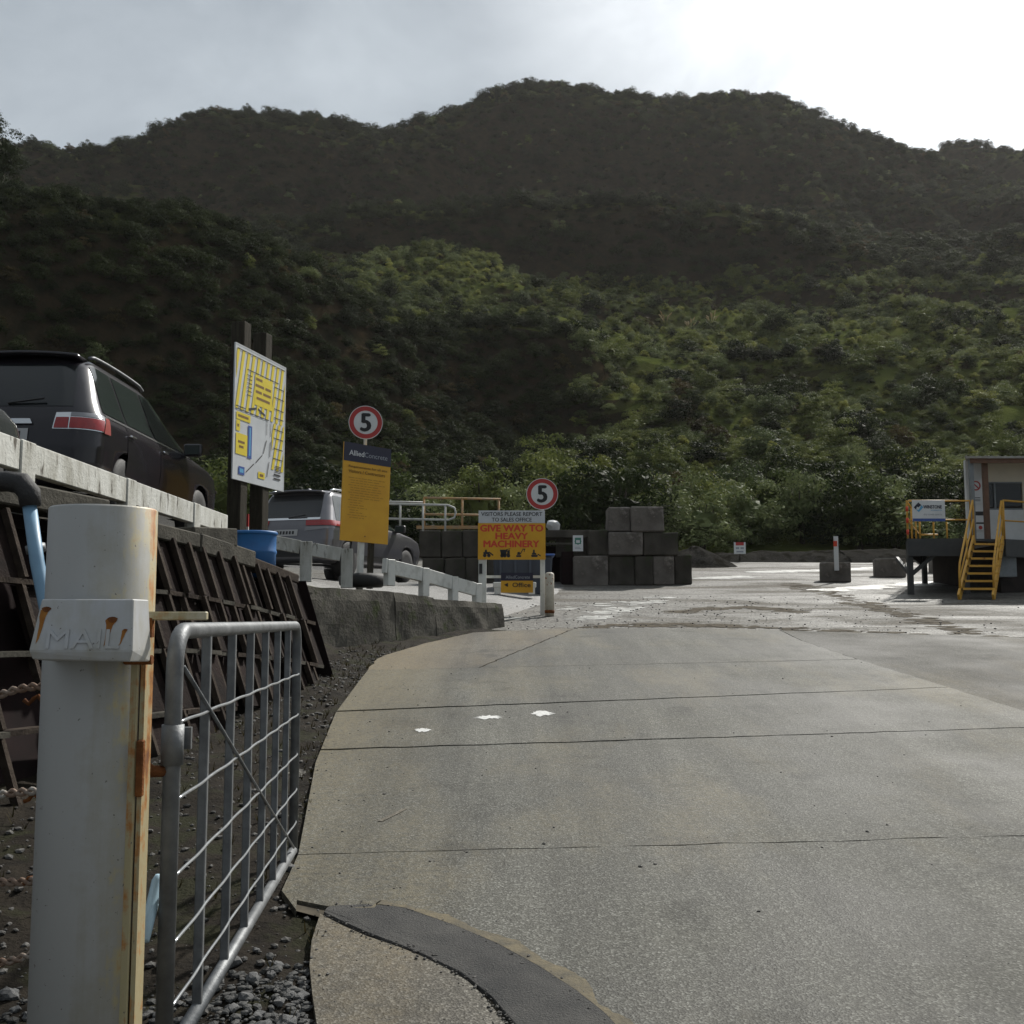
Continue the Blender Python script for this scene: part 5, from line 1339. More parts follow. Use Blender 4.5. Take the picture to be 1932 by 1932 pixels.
for rc_ in (rect(w * .04, w * .30, h * .445, h * .50), rect(w * .04, w * .11, h * .36, h * .44), rect(w * .04, w * .25, h * .19, h * .345), rect(w * .47, w * .60, h * .055, h * .105)): flat(bb, 'building_shape', [rc_], s_lyel, -.004)
flat(bb, 'word_bars', [rect(w * .07, w * .26, h * .465, h * .482), rect(w * .08, w * .20, h * .275, h * .292), rect(w * .10, w * .18, h * .24, h * .257), rect(w * .06, w * .09, h * .39, h * .41), rect(w * .50, w * .57, h * .07, h * .09)], s_dyel, -.0055)
flat(bb, 'road_strip', [rect(w * .26, w * .335, h * .18, h * .425), rect(w * .10, w * .21, h * .045, h * .105)], s_blue, -.004)
flat(bb, 'strip_line', [rect(w * .285, w * .31, h * .2, h * .41), rect(w * .12, w * .19, h * .06, h * .09)], s_lblue, -.005)
for xx, pt, nm in ((w * .24, at(462, 610, 14.6), 0), (w * .66, at(496, 630, 15.2), 1)):
    zt_ = pt.z - (A.z - h); zb_ = 2.45 - (A.z - h)
    ob = MB().box((xx, .12, (zt_ + zb_) / 2), (.20, .20, zt_ - zb_)).build('post', m_tim, bb); bevel_mesh(ob.data, .01)
mk = empty('marker_peg', at(464, 1012, 15.6)); tag(mk, 'red and white marker peg between the billboard posts', 'marker'); mk.location.z = 2.55
hh = at(464, 970, 15.6).z - 2.55
for j in range(4): MB().box((0, 0, hh * (j + .5) / 4), (.07, .04, hh / 4)).build('band', s_white if j % 2 == 0 else s_red, mk)

# ------------------------------------------------------------------ yellow notice board in a tyre base
A = at(645, 832, 18.6); C_ = at(734, 846, 19.3); A2 = at(639, 1019, 18.6)
w = math.hypot(C_.x - A.x, C_.y - A.y); h = A.z - A2.z
rzb = math.atan2(C_.y - A.y, C_.x - A.x)
nb_ = empty('notice_board', (A.x, A.y, A.z - h), rzb); nb_.rotation_euler = (0, R(1.7), rzb); tag(nb_, 'tall yellow notice board with navy header standing in a tyre', 'sign')
ob = MB().box((w / 2, .015, h / 2), (w, .025, h)).build('board', s_yel, nb_); bevel_mesh(ob.data, .004)
flat(nb_, 'header', [rect(0, w, h * .81, h)], s_navy, -.002)
text_on(nb_, 'lettering', 'Allied', s_white, w * .11, w * .42, h * .872, h * .925, bold=.012); text_on(nb_, 'lettering', 'Concrete', s_gry, w * .43, w * .92, h * .872, h * .922)
text_on(nb_, 'lettering', 'Requirements for all site', s_dyel, w * .11, w * .92, h * .742, h * .772, bold=.01); text_on(nb_, 'lettering', 'Visitors / Contractors', s_dyel, w * .11, w * .88, h * .695, h * .728, bold=.01)
rN = random.Random(2); tl = []
for j, zz in enumerate(np.linspace(.645, .24, 17)):
    x = w * (.16 if j % 3 else .12); e_ = w * (rN.uniform(.6, .9) if j < 9 else rN.uniform(.3, .55))
    while x < e_:
        l_ = w * rN.uniform(.04, .12); tl.append(rect(x, min(e_, x + l_), h * zz - .006, h * zz + .006)); x += l_ + w * .02
flat(nb_, 'small_print', tl, s_brn, -.003)
flat(nb_, 'bolt', [disc(w * .5, h * .06, .012, 10)], s_blk, -.004)
pz_ = 2.33 - nb_.location.z
ob = MB().box((w * .48, .075, (h + pz_) / 2 - .05), (.10, .08, h - pz_)).build('post', m_wpost, nb_); bevel_mesh(ob.data, .005)
ob = MB().box((w * .70, .085, (h * .4 + pz_) / 2), (.09, .07, h * .4 - pz_)).build('post', m_tim, nb_)
tyc = nb_.matrix_basis @ Vector((w * .52, .08, 0)); tyc.z = 2.33
ty = empty('tyre', tyc); tag(ty, 'black tyre lying flat round the foot of the yellow notice board', 'tyre')
MB().lathe([(.22, .0), (.34, .0), (.40, .05), (.41, .12), (.40, .19), (.34, .24), (.22, .235), (.20, .12)], 40).build('tread', m_rub, ty, True)
MB().lathe([(.03, .02), (.21, .02), (.21, .16), (.03, .18)], 24).build('fill', m_capc, ty, True)
rp_ = at(690, 797, 19.12)
roundel('speed_sign', rp_, at(722, 797, 19.12).x - rp_.x, 'round speed sign above the yellow notice board', .5, R(12))

# ------------------------------------------------------------------ give-way sign frame
Yg = 20.45
gA = at(903, 963, Yg); gB = at(1028, 963, Yg)
gs = empty('warning_sign', (gA.x, Yg, gz(Yg))); tag(gs, 'yellow heavy machinery warning sign on two white posts', 'sign')
def gl_(px, py): p = at(px, py, Yg); return (p.x - gA.x, p.z - gz(Yg))
W_ = gl_(1028, 963)[0]; zT = gl_(0, 963)[1]; zM = gl_(0, 987)[1]; zB = gl_(0, 1056)[1]
ob = MB().box((.075, .06, zT / 2 - .1), (.15, .09, zT + .05)).build('post', m_wpost, gs); bevel_mesh(ob.data, .006)
ob = MB().box((W_ - .045, .06, zT / 2 - .1), (.09, .09, zT + .15)).build('post', m_wpost, gs); bevel_mesh(ob.data, .006)
ob = MB().box((W_ / 2, .0, (zT + zM) / 2), (W_, .02, zT - zM - .004)).build('upper_board', s_grey, gs)
ob = MB().box((W_ / 2, .0, (zB + zM) / 2), (W_ + .02, .024, zM - zB - .004)).build('lower_board', s_yel, gs)
hU = zT - zM
text_on(gs, 'lettering', 'VISITORS PLEASE REPORT', s_blk, W_ * .04, W_ * .96, zM + hU * .56, zM + hU * .86, -.0115, .015); text_on(gs, 'lettering', 'TO SALES OFFICE', s_blk, W_ * .2, W_ * .8, zM + hU * .12, zM + hU * .42, -.0115, .015)
hL = zM - zB
for txt, xa, xb, k0, k1 in (('GIVE WAY TO', .03, .97, .77, .95), ('HEAVY', .26, .74, .56, .73), ('MACHINERY', .08, .91, .34, .52)):
    text_on(gs, 'lettering', txt, s_ored, W_ * xa, W_ * xb, zB + hL * k0, zB + hL * k1, -.0135, .045)
# machine silhouettes
def sil(x, z, s, parts, circles):
    P = [[(x + a * s, z + b_ * s) for a, b_ in poly] for poly in parts] + [disc(x + a * s, z + b_ * s, r * s, 14) for a, b_, r in circles]
    flat(gs, 'machine_pictogram', P, s_blk, -.0135)
zS = zB + hL * .06; sS = hL * .25
sil(W_ * .06, zS, sS, [[(.1, .35), (.75, .35), (.75, .6), (.1, .6)], [(.25, .6), (.5, .6), (.47, .85), (.28, .85)], [(.7, .5), (1.15, .15), (1.2, .3), (.75, .65)]], [(.25, .22, .2), (.7, .22, .2)])
sil(W_ * .32, zS, sS, [[(.0, .85), (.85, .85), (.7, .4), (.12, .4)], [(.8, .4), (1.1, .4), (1.1, .85), (.8, .75)], [(.1, .3), (1.1, .3), (1.1, .42), (.1, .42)], [(.7, .82), (1.15, .92), (1.15, .99), (.7, .9)]], [(.25, .2, .2), (.55, .2, .2), (.95, .2, .2)])
sil(W_ * .56, zS, sS, [[(.05, .05), (.6, .05), (.6, .25), (.05, .25)], [(.15, .28), (.5, .28), (.45, .6), (.2, .6)], [(.45, .4), (.75, .9), (.82, .85), (.55, .35)], [(.74, .95), (1.05, .95), (.95, .6), (.88, .6), (.92, .85), (.76, .85)]], [])
sil(W_ * .79, zS, sS, [[(.05, .05), (.7, .05), (.75, .28), (.0, .28)], [(.1, .3), (.6, .3), (.55, .5), (.1, .5)], [(.2, .5), (.42, .5), (.4, .85), (.22, .85)], [(.7, .3), (1.05, .1), (1.05, .25), (.75, .42)]], [])
MB().box(((gl_(910, 0)[0]), .005, gl_(0, 1073)[1]), (.06, .03, .19)).build('intercom', m_black, gs)
# small office sign between the posts
oA = gl_(945, 1080); oB = gl_(1006, 1118)
os_ = empty('office_sign', (gA.x + oA[0], Yg + .10, gz(Yg) + oB[1])); tag(os_, 'small navy and yellow office direction sign between the white posts', 'sign')
ow, oh = oB[0] - oA[0], oA[1] - oB[1]
ob = MB().box((ow / 2, .012, oh / 2), (ow, .02, oh)).build('board', s_yel, os_)
flat(os_, 'header', [rect(0, ow, oh * .60, oh)], s_navy, -.002)
text_on(os_, 'lettering', 'AlliedConcrete', s_gry, ow * .15, ow * .9, oh * .70, oh * .86); text_on(os_, 'lettering', 'Office', s_blk, ow * .36, ow * .92, oh * .28, oh * .5, bold=.01)
flat(os_, 'arrow', [[(ow * .10, oh * .39), (ow * .22, oh * .29), (ow * .22, oh * .49)]], s_blk, -.004)
ob = MB().box((ow / 2, .04, oh * .8), (1.15, .03, .05)).build('crossbar', m_wpost, os_)
rp2 = at(1023, 932, Yg + .15); roundel('speed_sign', rp2, at(1053, 932, Yg + .15).x - rp2.x, 'round speed sign above the heavy machinery warning sign', .62, 0)
# bollard
bo = gp(1037, 1157); bol = empty('bollard', bo); tag(bol, 'chipped white steel bollard beside the warning sign', 'bollard')
bh = at(1037, 1080, bo.y).z - bo.z
m_boll = M('bollard_paint', (.58, .54, .45), (.46, .42, .34), 8, .6, .2, 40, c3=(.24, .09, .03), s3=9, lo3=.60, hi3=.66)
MB().lathe([(.085, -.05), (.085, bh - .04), (.07, bh - .012), (.04, bh), (.005, bh + .003)], 24).build('tube', m_boll, bol, True)
MB().lathe([(.088, .0), (.092, .03), (.088, .06)], 24).build('rust_band', m_rust, bol, True)

# ------------------------------------------------------------------ concrete block bays
def blk(parent, px0, px1, py0, py1, Y, dep, mat, seed):
    a = at(px0, py1, Y); c = at(px1, py0, Y)
    return box_obj('concrete_block', ((a.x + c.x) / 2, Y + dep / 2, (a.z + c.z) / 2), (c.x - a.x - .008, dep, c.z - a.z - .008), mat, parent, 0, .03, .022, seed)
bw = empty('block_wall', (0, 0, 0)); tag(bw, 'stack of big grey concrete blocks at the end of the bay', 'block wall')
Yb = 29.6
sd_ = 1
for row in ([(1148, 1190, 956, 1003, .0, m_block), (1190.5, 1253, 955, 1003, -.15, m_block)],
            [(1110, 1148, 1000, 1048, .05, m_blockd), (1148.5, 1213, 1003.5, 1048, -.12, m_block), (1213.5, 1280, 1003.5, 1048, -.08, m_blockd)],
            [(1082, 1148, 1048.5, 1106, -.03, m_block), (1148.5, 1198, 1048.5, 1105, .0, m_blockd), (1198.5, 1232, 1048.5, 1105, -.06, m_blockd), (1232.5, 1272, 1048.5, 1104, -.03, m_block), (1272.5, 1305, 1046, 1103, .3, m_blockd)]):
    for (a, c, d, e_, off, mt) in row:
        blk(bw, a, c, d, e_, Yb + off, .95, mt, sd_); sd_ += 1
bay_ = empty('storage_bay', (0, 0, 0)); tag(bay_, 'dark open storage bay of stained blocks under a beam', 'storage bay')
def qd(px0, px1, py0, py1, Y, dep, mat, nm, bev=.01):
    a = at(px0, py1, Y); c = at(px1, py0, Y); o = MB().box(((a.x + c.x) / 2, Y + dep / 2, (a.z + c.z) / 2), (c.x - a.x, dep, c.z - a.z)).build(nm, mat, bay_); bevel_mesh(o.data, bev); return o
for r_ in range(2):
    for k, (a, c) in enumerate(((790, 832), (832.5, 872), (872.5, 912), (912.5, 955), (955.5, 1000))):
        y0, y1 = (1000, 1052) if r_ == 0 else (1052.5, 1112)
        blk(bay_, a + r_ * 6, c + r_ * 6, y0, y1, 29.4, .8, m_blockd, 30 + k + r_ * 5)
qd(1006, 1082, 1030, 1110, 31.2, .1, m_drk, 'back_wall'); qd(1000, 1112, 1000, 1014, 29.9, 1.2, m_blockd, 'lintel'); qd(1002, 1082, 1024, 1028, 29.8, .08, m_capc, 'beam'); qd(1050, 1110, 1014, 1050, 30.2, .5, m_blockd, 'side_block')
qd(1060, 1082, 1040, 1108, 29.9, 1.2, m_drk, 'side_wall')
# notice on the blocks
a = at(1081, 1040, 29.4); c = at(1100, 1010, 29.4)
nt_ = empty('block_notice', (a.x, 29.40, a.z)); tag(nt_, 'small white notice with green square on the block wall', 'sign')
ww, hh = c.x - a.x, c.z - a.z; MB().box((ww / 2, .01, hh / 2), (ww, .015, hh)).build('board', s_white, nt_); flat(nt_, 'green_square', ringpolys(ww / 2, hh * .62, .055, .10, 4), s_grn, -.002); flat(nt_, 'green_square', [rect(ww * .2, ww * .8, hh * .45, hh * .85)], s_grn, -.001); flat(nt_, 'white_square', [rect(ww * .32, ww * .68, hh * .52, hh * .7)], s_white, -.003); flat(nt_, 'small_print', [rect(ww * .2, ww * .8, hh * .16, hh * .19), rect(ww * .2, ww * .7, hh * .24, hh * .27)], s_gry, -.003)
# white bundle on the bay roof
wb_ = at(1044, 992, 30.2); o = link('white_sack', stone_mesh(34, .75), None, wb_); o.data.materials.clear(); o.data.materials.append(s_white); o.scale = (.40, .3, .42); o.rotation_euler = (.3, .2, .5); tag(o, 'crumpled white sack lying on top of the bay', 'sack')
# railings on the bay
def railing(name, label, mat, tubes, r, posts):
    t = empty(name, (0, 0, 0)); tag(t, label, 'railing', 'railings above the bay')
    for p in tubes: MB().tube(p, r, 8).build('rail', mat, t, True)
    for p in posts: MB().tube(p, r, 8).build('post', mat, t, True)
    return t
Yr = 29.7
z_ = lambda px, py, Y=Yr: at(px, py, Y)
t = railing('safety_railing', 'rusty orange safety railing on top of the dark bay', m_rustrail, [[z_(799, 939), z_(945, 942)], [z_(799, 970), z_(930, 972)]], .03, [[z_(800, 939), z_(800, 1000)], [z_(872, 940), z_(872, 1000)], [z_(941, 942), z_(941, 1000)]])
MB().beam(z_(786, 995), z_(912, 995), .10, .09).build('kick_board', m_rustrail, t)
Yw = 28.9
railing('safety_railing', 'white tubular railing with rounded end behind the silver car', m_whrail, [[z_(700, 950, Yw), z_(845, 953, Yw), z_(857, 958, Yw), z_(860, 967, Yw), z_(857, 977, Yw), z_(846, 981, Yw), z_(700, 978, Yw)], [z_(700, 946, Yw + 1.2), z_(800, 948, Yw + 1.2)]], .028, [[z_(755, 951, Yw), z_(755, 1000, Yw)], [z_(798, 952, Yw), z_(798, 1002, Yw)], [z_(840, 953, Yw), z_(840, 1002, Yw)], [z_(715, 950, Yw), z_(715, 1000, Yw)]])
# blue bin behind the sign
bq = empty('waste_bin', (0, 0, 0)); tag(bq, 'dark blue lidded waste bin behind the warning sign', 'bin')
a = at(928, 1096, 25.5); c = at(1044, 1050, 25.5); cz = gz(25.5)
b = MB(); x0, x1, z0, z1 = a.x + .03, c.x - .02, cz - .02, c.z
b.v = [(x0 + .05, 25.5, z0), (x1 - .05, 25.5, z0), (x1 - .05, 26.5, z0), (x0 + .05, 26.5, z0), (x0, 25.4, z1), (x1, 25.4, z1), (x1, 26.6, z1), (x0, 26.6, z1)]; b.f = [(0, 3, 2, 1), (0, 1, 5, 4), (1, 2, 6, 5), (2, 3, 7, 6), (3, 0, 4, 7), (4, 5, 6, 7)]
ob = b.build('body', M('bin_blue_grey', (.045, .06, .085), (.035, .045, .065), 3, .55), bq); bevel_mesh(ob.data, .03)
for k in range(4):
    xx = lerp(x0, x1, (k + .5) / 4); MB().box((xx, 25.40, lerp(z0, z1, .5)), (.05, .05, (z1 - z0) * .8)).build('rib', M('bin_rib', (.05, .065, .09), None, rough=.55) if 'bin_rib' not in MATS else MATS['bin_rib'], bq)
ob = MB().box(((x0 + x1) / 2, 26.0, z1 + .035), (x1 - x0 + .1, 1.3, .05)).build('lid', M('bin_lid_blue', (.03, .10, .36), (.02, .08, .28), 3, .4), bq); bevel_mesh(ob.data, .015)
wbm = empty('kerb_beam', (0, 0, 0)); tag(wbm, 'white painted wheel stop beam below the bin', 'beam'); a = at(930, 1109, 24.0); c = at(1012, 1098, 24.0)
ob = MB().box(((a.x + c.x) / 2, 24.1, (a.z + c.z) / 2), (c.x - a.x, .2, c.z - a.z)).build('beam', m_wpost, wbm); bevel_mesh(ob.data, .02)
for xx in (a.x + .1, c.x - .1): MB().box((xx, 24.1, a.z - .06), (.14, .18, .16)).build('foot', m_wpost, wbm)

# ------------------------------------------------------------------ site office on its platform
of = empty('site_office', (0, 0, 0)); tag(of, 'cream site office cabin under an iron roof at the right edge', 'building')
Yo = 27.2
pl_ = empty('raised_platform', (0, 0, 0)); tag(pl_, 'dark steel platform on posts in front of the site office', 'platform')
Yp = 25.9
def pz(px, py, Y): return at(px, py, Y)
dk = pz(1712, 1016, Yp); dz_ = dk.z; dxl = dk.x; dx1 = pz(1838, 1016, Yp).x; dx2 = pz(1897, 1016, 26.05).x; ux0 = dx2
fas = .42
ob = MB().box(((dxl + dx1) / 2, Yp + .03, dz_ - fas / 2), (dx1 - dxl, .06, fas)).build('fascia', m_dsteel, pl_)
xe = dx2 + 3.4; ye = 27.9
MB().beam((dx2, 26.1, dz_ - fas / 2), (xe, ye, dz_ - fas / 2), .06, fas).build('fascia', m_dsteel, pl_)
b = MB(); b.poly([(dxl, Yp + .07, dz_), (dx1, Yp + .07, dz_), (dx2, 26.14, dz_), (xe, ye + .03, dz_), (xe, 31, dz_), (dxl + .44 * 5.1, 31, dz_)])
o_ = b.build('deck', m_dsteel, pl_, fix=False); md_ = o_.modifiers.new('s', 'SOLIDIFY'); md_.thickness = .06
MB().beam((dxl + .04, Yp + .08, dz_ - fas / 2), (dxl + .04 + .44 * 4.8, Yp + 4.88, dz_ - fas / 2), .06, fas - .01).build('fascia', m_dsteel, pl_)
for (xx, yy) in ((dxl + .09, Yp + .14), (dxl + .12 + .44 * 4.3, 30.2), (dx1 - .1, Yp + .3)):
    MB().box((xx, yy, (dz_ - .05 + gz(yy)) / 2 - .1), (.12, .12, dz_ - .05 - gz(yy) + .2)).build('post', m_dsteel, pl_)
a = pz(1722, 1082, Yp + .14); c = pz(1768, 1042, Yp + .14); MB().beam(a, c, .07, .09).build('brace', m_dsteel, pl_)
MB().beam((dxl + .09, Yp + .2, a.z), (dxl + .09, Yp + 1.0, dz_ - fas), .07, .09).build('brace', m_dsteel, pl_)
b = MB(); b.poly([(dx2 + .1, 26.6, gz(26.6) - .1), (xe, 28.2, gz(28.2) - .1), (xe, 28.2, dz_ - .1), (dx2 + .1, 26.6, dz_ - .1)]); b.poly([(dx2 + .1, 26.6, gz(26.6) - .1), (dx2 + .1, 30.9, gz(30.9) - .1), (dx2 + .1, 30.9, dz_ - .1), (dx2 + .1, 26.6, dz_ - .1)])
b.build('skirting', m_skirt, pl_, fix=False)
MB().box((pz(1897, 1080, 26.5).x, 26.5, gz(26.5) + .65), (.42, .3, .62)).build('cabinet', m_greyp, pl_)
# yellow platform railing (each run a rail of its own)
rl = empty('platform_railing', (0, 0, 0)); tag(rl, 'yellow tubular handrail round the office platform', 'railing')
rr_y = .024
def SKX(y): return .44 * (y - Yp - .1)      # the platform's left flank runs back to the right
ztop = pz(1710, 944, Yp).z; zmid = pz(1710, 980, Yp).z
xa_, xb_ = dxl + .05, dx1 - .03
MB().tube([(xa_, Yp + .1, dz_), (xa_, Yp + .1, ztop - .05), (xa_ + .05, Yp + .1, ztop), (xb_, Yp + .1, ztop), (xb_, Yp + .1, dz_)], rr_y, 10).build('hoop', m_yel, rl, True)
MB().tube([(xa_, Yp + .1, zmid), (xb_, Yp + .1, zmid)], rr_y * .8, 8).build('mid_rail', m_yel, rl, True)
MB().tube([(xa_, Yp + .1, ztop - .01), (xa_ + SKX(30.6), 30.6, ztop - .01), (xa_ + SKX(30.6), 30.6, dz_)], rr_y, 8).build('side_rail', m_yel, rl, True); MB().tube([(xa_, Yp + .1, zmid), (xa_ + SKX(30.6), 30.6, zmid)], rr_y * .8, 8).build('side_rail', m_yel, rl, True)
for yy in (27.4, 29.0): MB().tube([(xa_ + SKX(yy), yy, ztop), (xa_ + SKX(yy), yy, dz_)], rr_y, 8).build('baluster', m_yel, rl, True)
MB().tube([(xa_ + SKX(30.6), 30.6, ztop), (xa_ + SKX(30.6) + .5, 30.6, ztop)], rr_y, 8).build('back_rail', m_yel, rl, True); MB().tube([(xa_ + SKX(30.6), 30.6, zmid), (xa_ + SKX(30.6) + .5, 30.6, zmid)], rr_y, 8).build('back_rail', m_yel, rl, True)
for px in (1735, 1761, 1786): MB().tube([pz(px, 985, Yp + .1), (pz(px, 985, Yp + .1).x, Yp + .1, dz_)], rr_y * .9, 8).build('baluster', m_yel, rl, True)
# right run along the receding edge
r0 = Vector((dx2 + .05, 26.2, 0)); r1 = Vector((xe - .1, ye, 0))
for zz, rr2 in ((ztop + .03, rr_y), (zmid, rr_y * .8)): MB().tube([(r0.x, r0.y, zz), (r1.x, r1.y, zz)], rr2, 8).build('right_rail', m_yel, rl, True)
for t_ in (0, .35, .7): p = r0.lerp(r1, t_); MB().tube([(p.x, p.y, dz_), (p.x, p.y, ztop + .03)], rr_y, 8).build('baluster', m_yel, rl, True)
# stripes on the corner post
for j in range(3): MB().tube([(xa_, Yp + .1, dz_ + .10 + .28 * j), (xa_, Yp + .1, dz_ + .22 + .28 * j)], rr_y * 1.25, 10).build('red_band', s_ored, rl, True)
# stairs
st = empty('stairs', (0, 0, 0)); tag(st, 'yellow steel stairs with handrails up to the office platform', 'stairs')
bL, bR = gp(1809, 1127), gp(1874, 1127); tL = Vector((dx1 + .02, 25.95, dz_)); tR = Vector((dx2 - .04, 26.1, dz_))
bL.z = gz(bL.y) - .02; bR.z = gz(bR.y) - .02
for a, c in ((bL, tL), (bR, tR)): 
    MB().beam(a, c, .05, .20).build('stringer', m_yel, st)
nT = 8
for k in range(1, nT):
    a, c = bL.lerp(tL, k / nT), bR.lerp(tR, k / nT); a.z += .03; c.z += .03
    MB().beam(a, c, .24, .035).build('tread', m_dsteel, st); d = Vector((0, -.122, 0)); MB().beam(a + d, c + d, .012, .05).build('nosing', m_yel, st)
for a, c in ((bL, tL), (bR, tR)):
    hgt = .92
    p0_ = a.lerp(c, .08); p1_ = a.lerp(c, 1.0)
    MB().tube([p0_, p0_ + Vector((0, 0, hgt * .55)), p0_ + Vector((.04, .05, hgt * .75)), p1_ + Vector((0, 0, hgt)), p1_ + Vector((.03, .06, hgt * .8)), p1_], rr_y, 10).build('handrail', m_yel, st, True)
    MB().tube([p0_ + Vector((0, 0, hgt * .35)), p1_ + Vector((0, 0, hgt * .5))], rr_y * .85, 8).build('mid_rail', m_yel, st, True)
    m__ = a.lerp(c, .55); MB().tube([m__, m__ + Vector((0, 0, hgt * .9))], rr_y * .85, 8).build('handrail_post', m_yel, st, True)
# cabin
cl_, cr_ = pz(1822, 900, Yo).x, pz(1822, 900, Yo).x + 6.0
rz_ = pz(1822, 868, Yo).z
xw0 = pz(1855, 900, Yo).x; xw1 = pz(1928, 900, Yo).x; zw0 = pz(1855, 962, Yo).z; zw1 = pz(1855, 909, Yo).z
def part(nm, x0, x1, z0, z1, y0, y1, mat, par=of, bev=0):
    o = MB().box(((x0 + x1) / 2, (y0 + y1) / 2, (z0 + z1) / 2), (x1 - x0, y1 - y0, z1 - z0)).build(nm, mat, par)
    if bev: bevel_mesh(o.data, bev)
    return o
part('wall', cl_, xw0, dz_, rz_, Yo, Yo + .1, m_white); part('wall', xw0, xw1, dz_, zw0, Yo, Yo + .1, m_white); part('wall', xw0, xw1, zw1, rz_, Yo, Yo + .1, m_cream); part('wall', xw1, cr_, dz_, rz_, Yo, Yo + .1, m_cream)
MB().beam((cl_ + .06, Yo + .1, (dz_ + rz_) / 2), (cl_ + .06 + .46 * 2.5, Yo + 2.6, (dz_ + rz_) / 2), .1, rz_ - dz_).build('wall', m_white, of); part('back_wall', cl_ + 1.2, cr_, dz_, rz_, Yo + 2.6, Yo + 2.7, m_white)
wn_ = part('window', xw0, xw1, zw0, zw1, Yo + .05, Yo + .06, v_glass); 
part('window_frame', xw0, xw1, zw0, zw0 + .04, Yo + .01, Yo + .05, m_greyp, wn_); part('window_frame', xw0, xw1, zw1 - .04, zw1, Yo + .01, Yo + .05, m_greyp, wn_); xm = lerp(xw0, xw1, .27); part('window_frame', xm, xm + .04, zw0 + .04, zw1 - .04, Yo + .01, Yo + .05, m_greyp, wn_)
part('interior_floor', cl_ + 1.3, cr_, dz_ + .01, dz_ + .03, Yo + .1, Yo + 2.6, m_skirt)
# roof sheets with corrugation, fascia beams, verandah posts
rx0 = pz(1818, 862, 26.4).x; rzz = pz(1818, 861, 26.4).z
b = MB(); xsr = np.linspace(rx0, cr_ + .3, 120)
b.grid(lambda x, y: (x + .46 * (y - 26.35), y, rzz + .03 * (y - 26.4) + .012 * math.sin((x - rx0) * 2 * math.pi / .16)), list(xsr), [26.35, 28, 30.2]); o_ = b.build('roof', m_iron, of, smooth=True, fix=False); md_ = o_.modifiers.new('s', 'SOLIDIFY'); md_.thickness = .02
part('roof_fascia', rx0 + .18, cr_ + .25, rzz - .16, rzz - .04, 26.42, 26.47, m_brown, o_); part('roof_fascia', rx0 + .05, cr_ + .25, rzz - .05, rzz - .015, 26.36, 26.40, m_iron, o_)
part('verandah_post', pz(1834, 900, 26.5).x - .04, pz(1834, 900, 26.5).x + .05, dz_, rzz - .05, 26.5, 26.62, m_greyp)
part('verandah_post', pz(1860, 900, 26.6).x - .05, pz(1860, 900, 26.6).x + .06, dz_, rzz - .1, 26.6, 26.72, m_brown)
# notices on the left wall
a = pz(1829, 950, Yo - .02); c = pz(1853, 905, Yo - .02)
pn = empty('prohibition_notice', (a.x, Yo - .03, a.z)); tag(pn, 'white notice with red prohibition circle on the office wall', 'sign')
ww, hh = c.x - a.x, c.z - a.z; MB().box((ww / 2, .01, hh / 2), (ww, .015, hh)).build('board', s_white, pn); rr3 = ww * .36; cz3 = hh - rr3 - .03
flat(pn, 'red_ring', ringpolys(ww / 2, cz3, rr3 * .72, rr3, 30), s_red, -.002); flat(pn, 'red_bar', [line((ww / 2 - rr3 * .6, cz3 + rr3 * .6), (ww / 2 + rr3 * .6, cz3 - rr3 * .6), rr3 * .26)], s_red, -.003)
flat(pn, 'small_print', [rect(ww * .2, ww * .8, hh * .1 + .04 * j, hh * .1 + .04 * j + .015) for j in range(3)], s_blk, -.002)
a = pz(1840, 1000, Yo - .02); c = pz(1858, 962, Yo - .02)
pn = empty('wall_notice', (a.x, Yo - .03, a.z)); tag(pn, 'small black and white notice below the prohibition circle', 'sign'); ww, hh = c.x - a.x, c.z - a.z
MB().box((ww / 2, .01, hh / 2), (ww, .015, hh)).build('board', s_white, pn); flat(pn, 'black_band', [rect(0, ww, hh * .72, hh * .92), rect(ww * .1, ww * .9, hh * .3, hh * .38)], s_blk, -.002); flat(pn, 'red_mark', [disc(ww * .5, hh * .12, .05, 12)], s_red, -.002)
# quarry name board on the railing
a = pz(1724, 983, Yp - .02); c = pz(1783, 943, Yp - .02)
qb = empty('name_board', (a.x, Yp + .04, a.z)); tag(qb, 'white name board with blue diamond logo on the platform railing', 'sign'); ww, hh = pz(1784, 983, Yp + .04).x - a.x, c.z - a.z
MB().box((ww / 2, .01, hh / 2), (ww, .015, hh)).build('board', s_white, qb); flat(qb, 'blue_strip', [rect(0, ww, 0, hh * .13)], s_blue, -.002)
lx, lz, ls = ww * .19, hh * .66, hh * .23
flat(qb, 'logo_upper', [[(lx - ls, lz), (lx, lz + ls), (lx + ls * .55, lz + ls * .45), (lx, lz), (lx - ls * .35, lz + ls * .15), (lx - ls * .5, lz - ls * .5)]], s_navy, -.003)
flat(qb, 'logo_lower', [[(lx - ls * .5, lz - ls * .5), (lx, lz - ls), (lx + ls, lz), (lx + ls * .55, lz + ls * .45), (lx + ls * .3, lz - ls * .1), (lx, lz - ls * .55)]], s_lblue, -.003)
text_on(qb, 'lettering', 'WINSTONE', s_navy, ww * .34, ww * .90, hh * .60, hh * .76, bold=.02); text_on(qb, 'lettering', 'AGGREGATES', s_lblue, ww * .56, ww * .90, hh * .49, hh * .54); text_on(qb, 'lettering', 'dry creek quarry', s_gry, ww * .34, ww * .90, hh * .26, hh * .37)

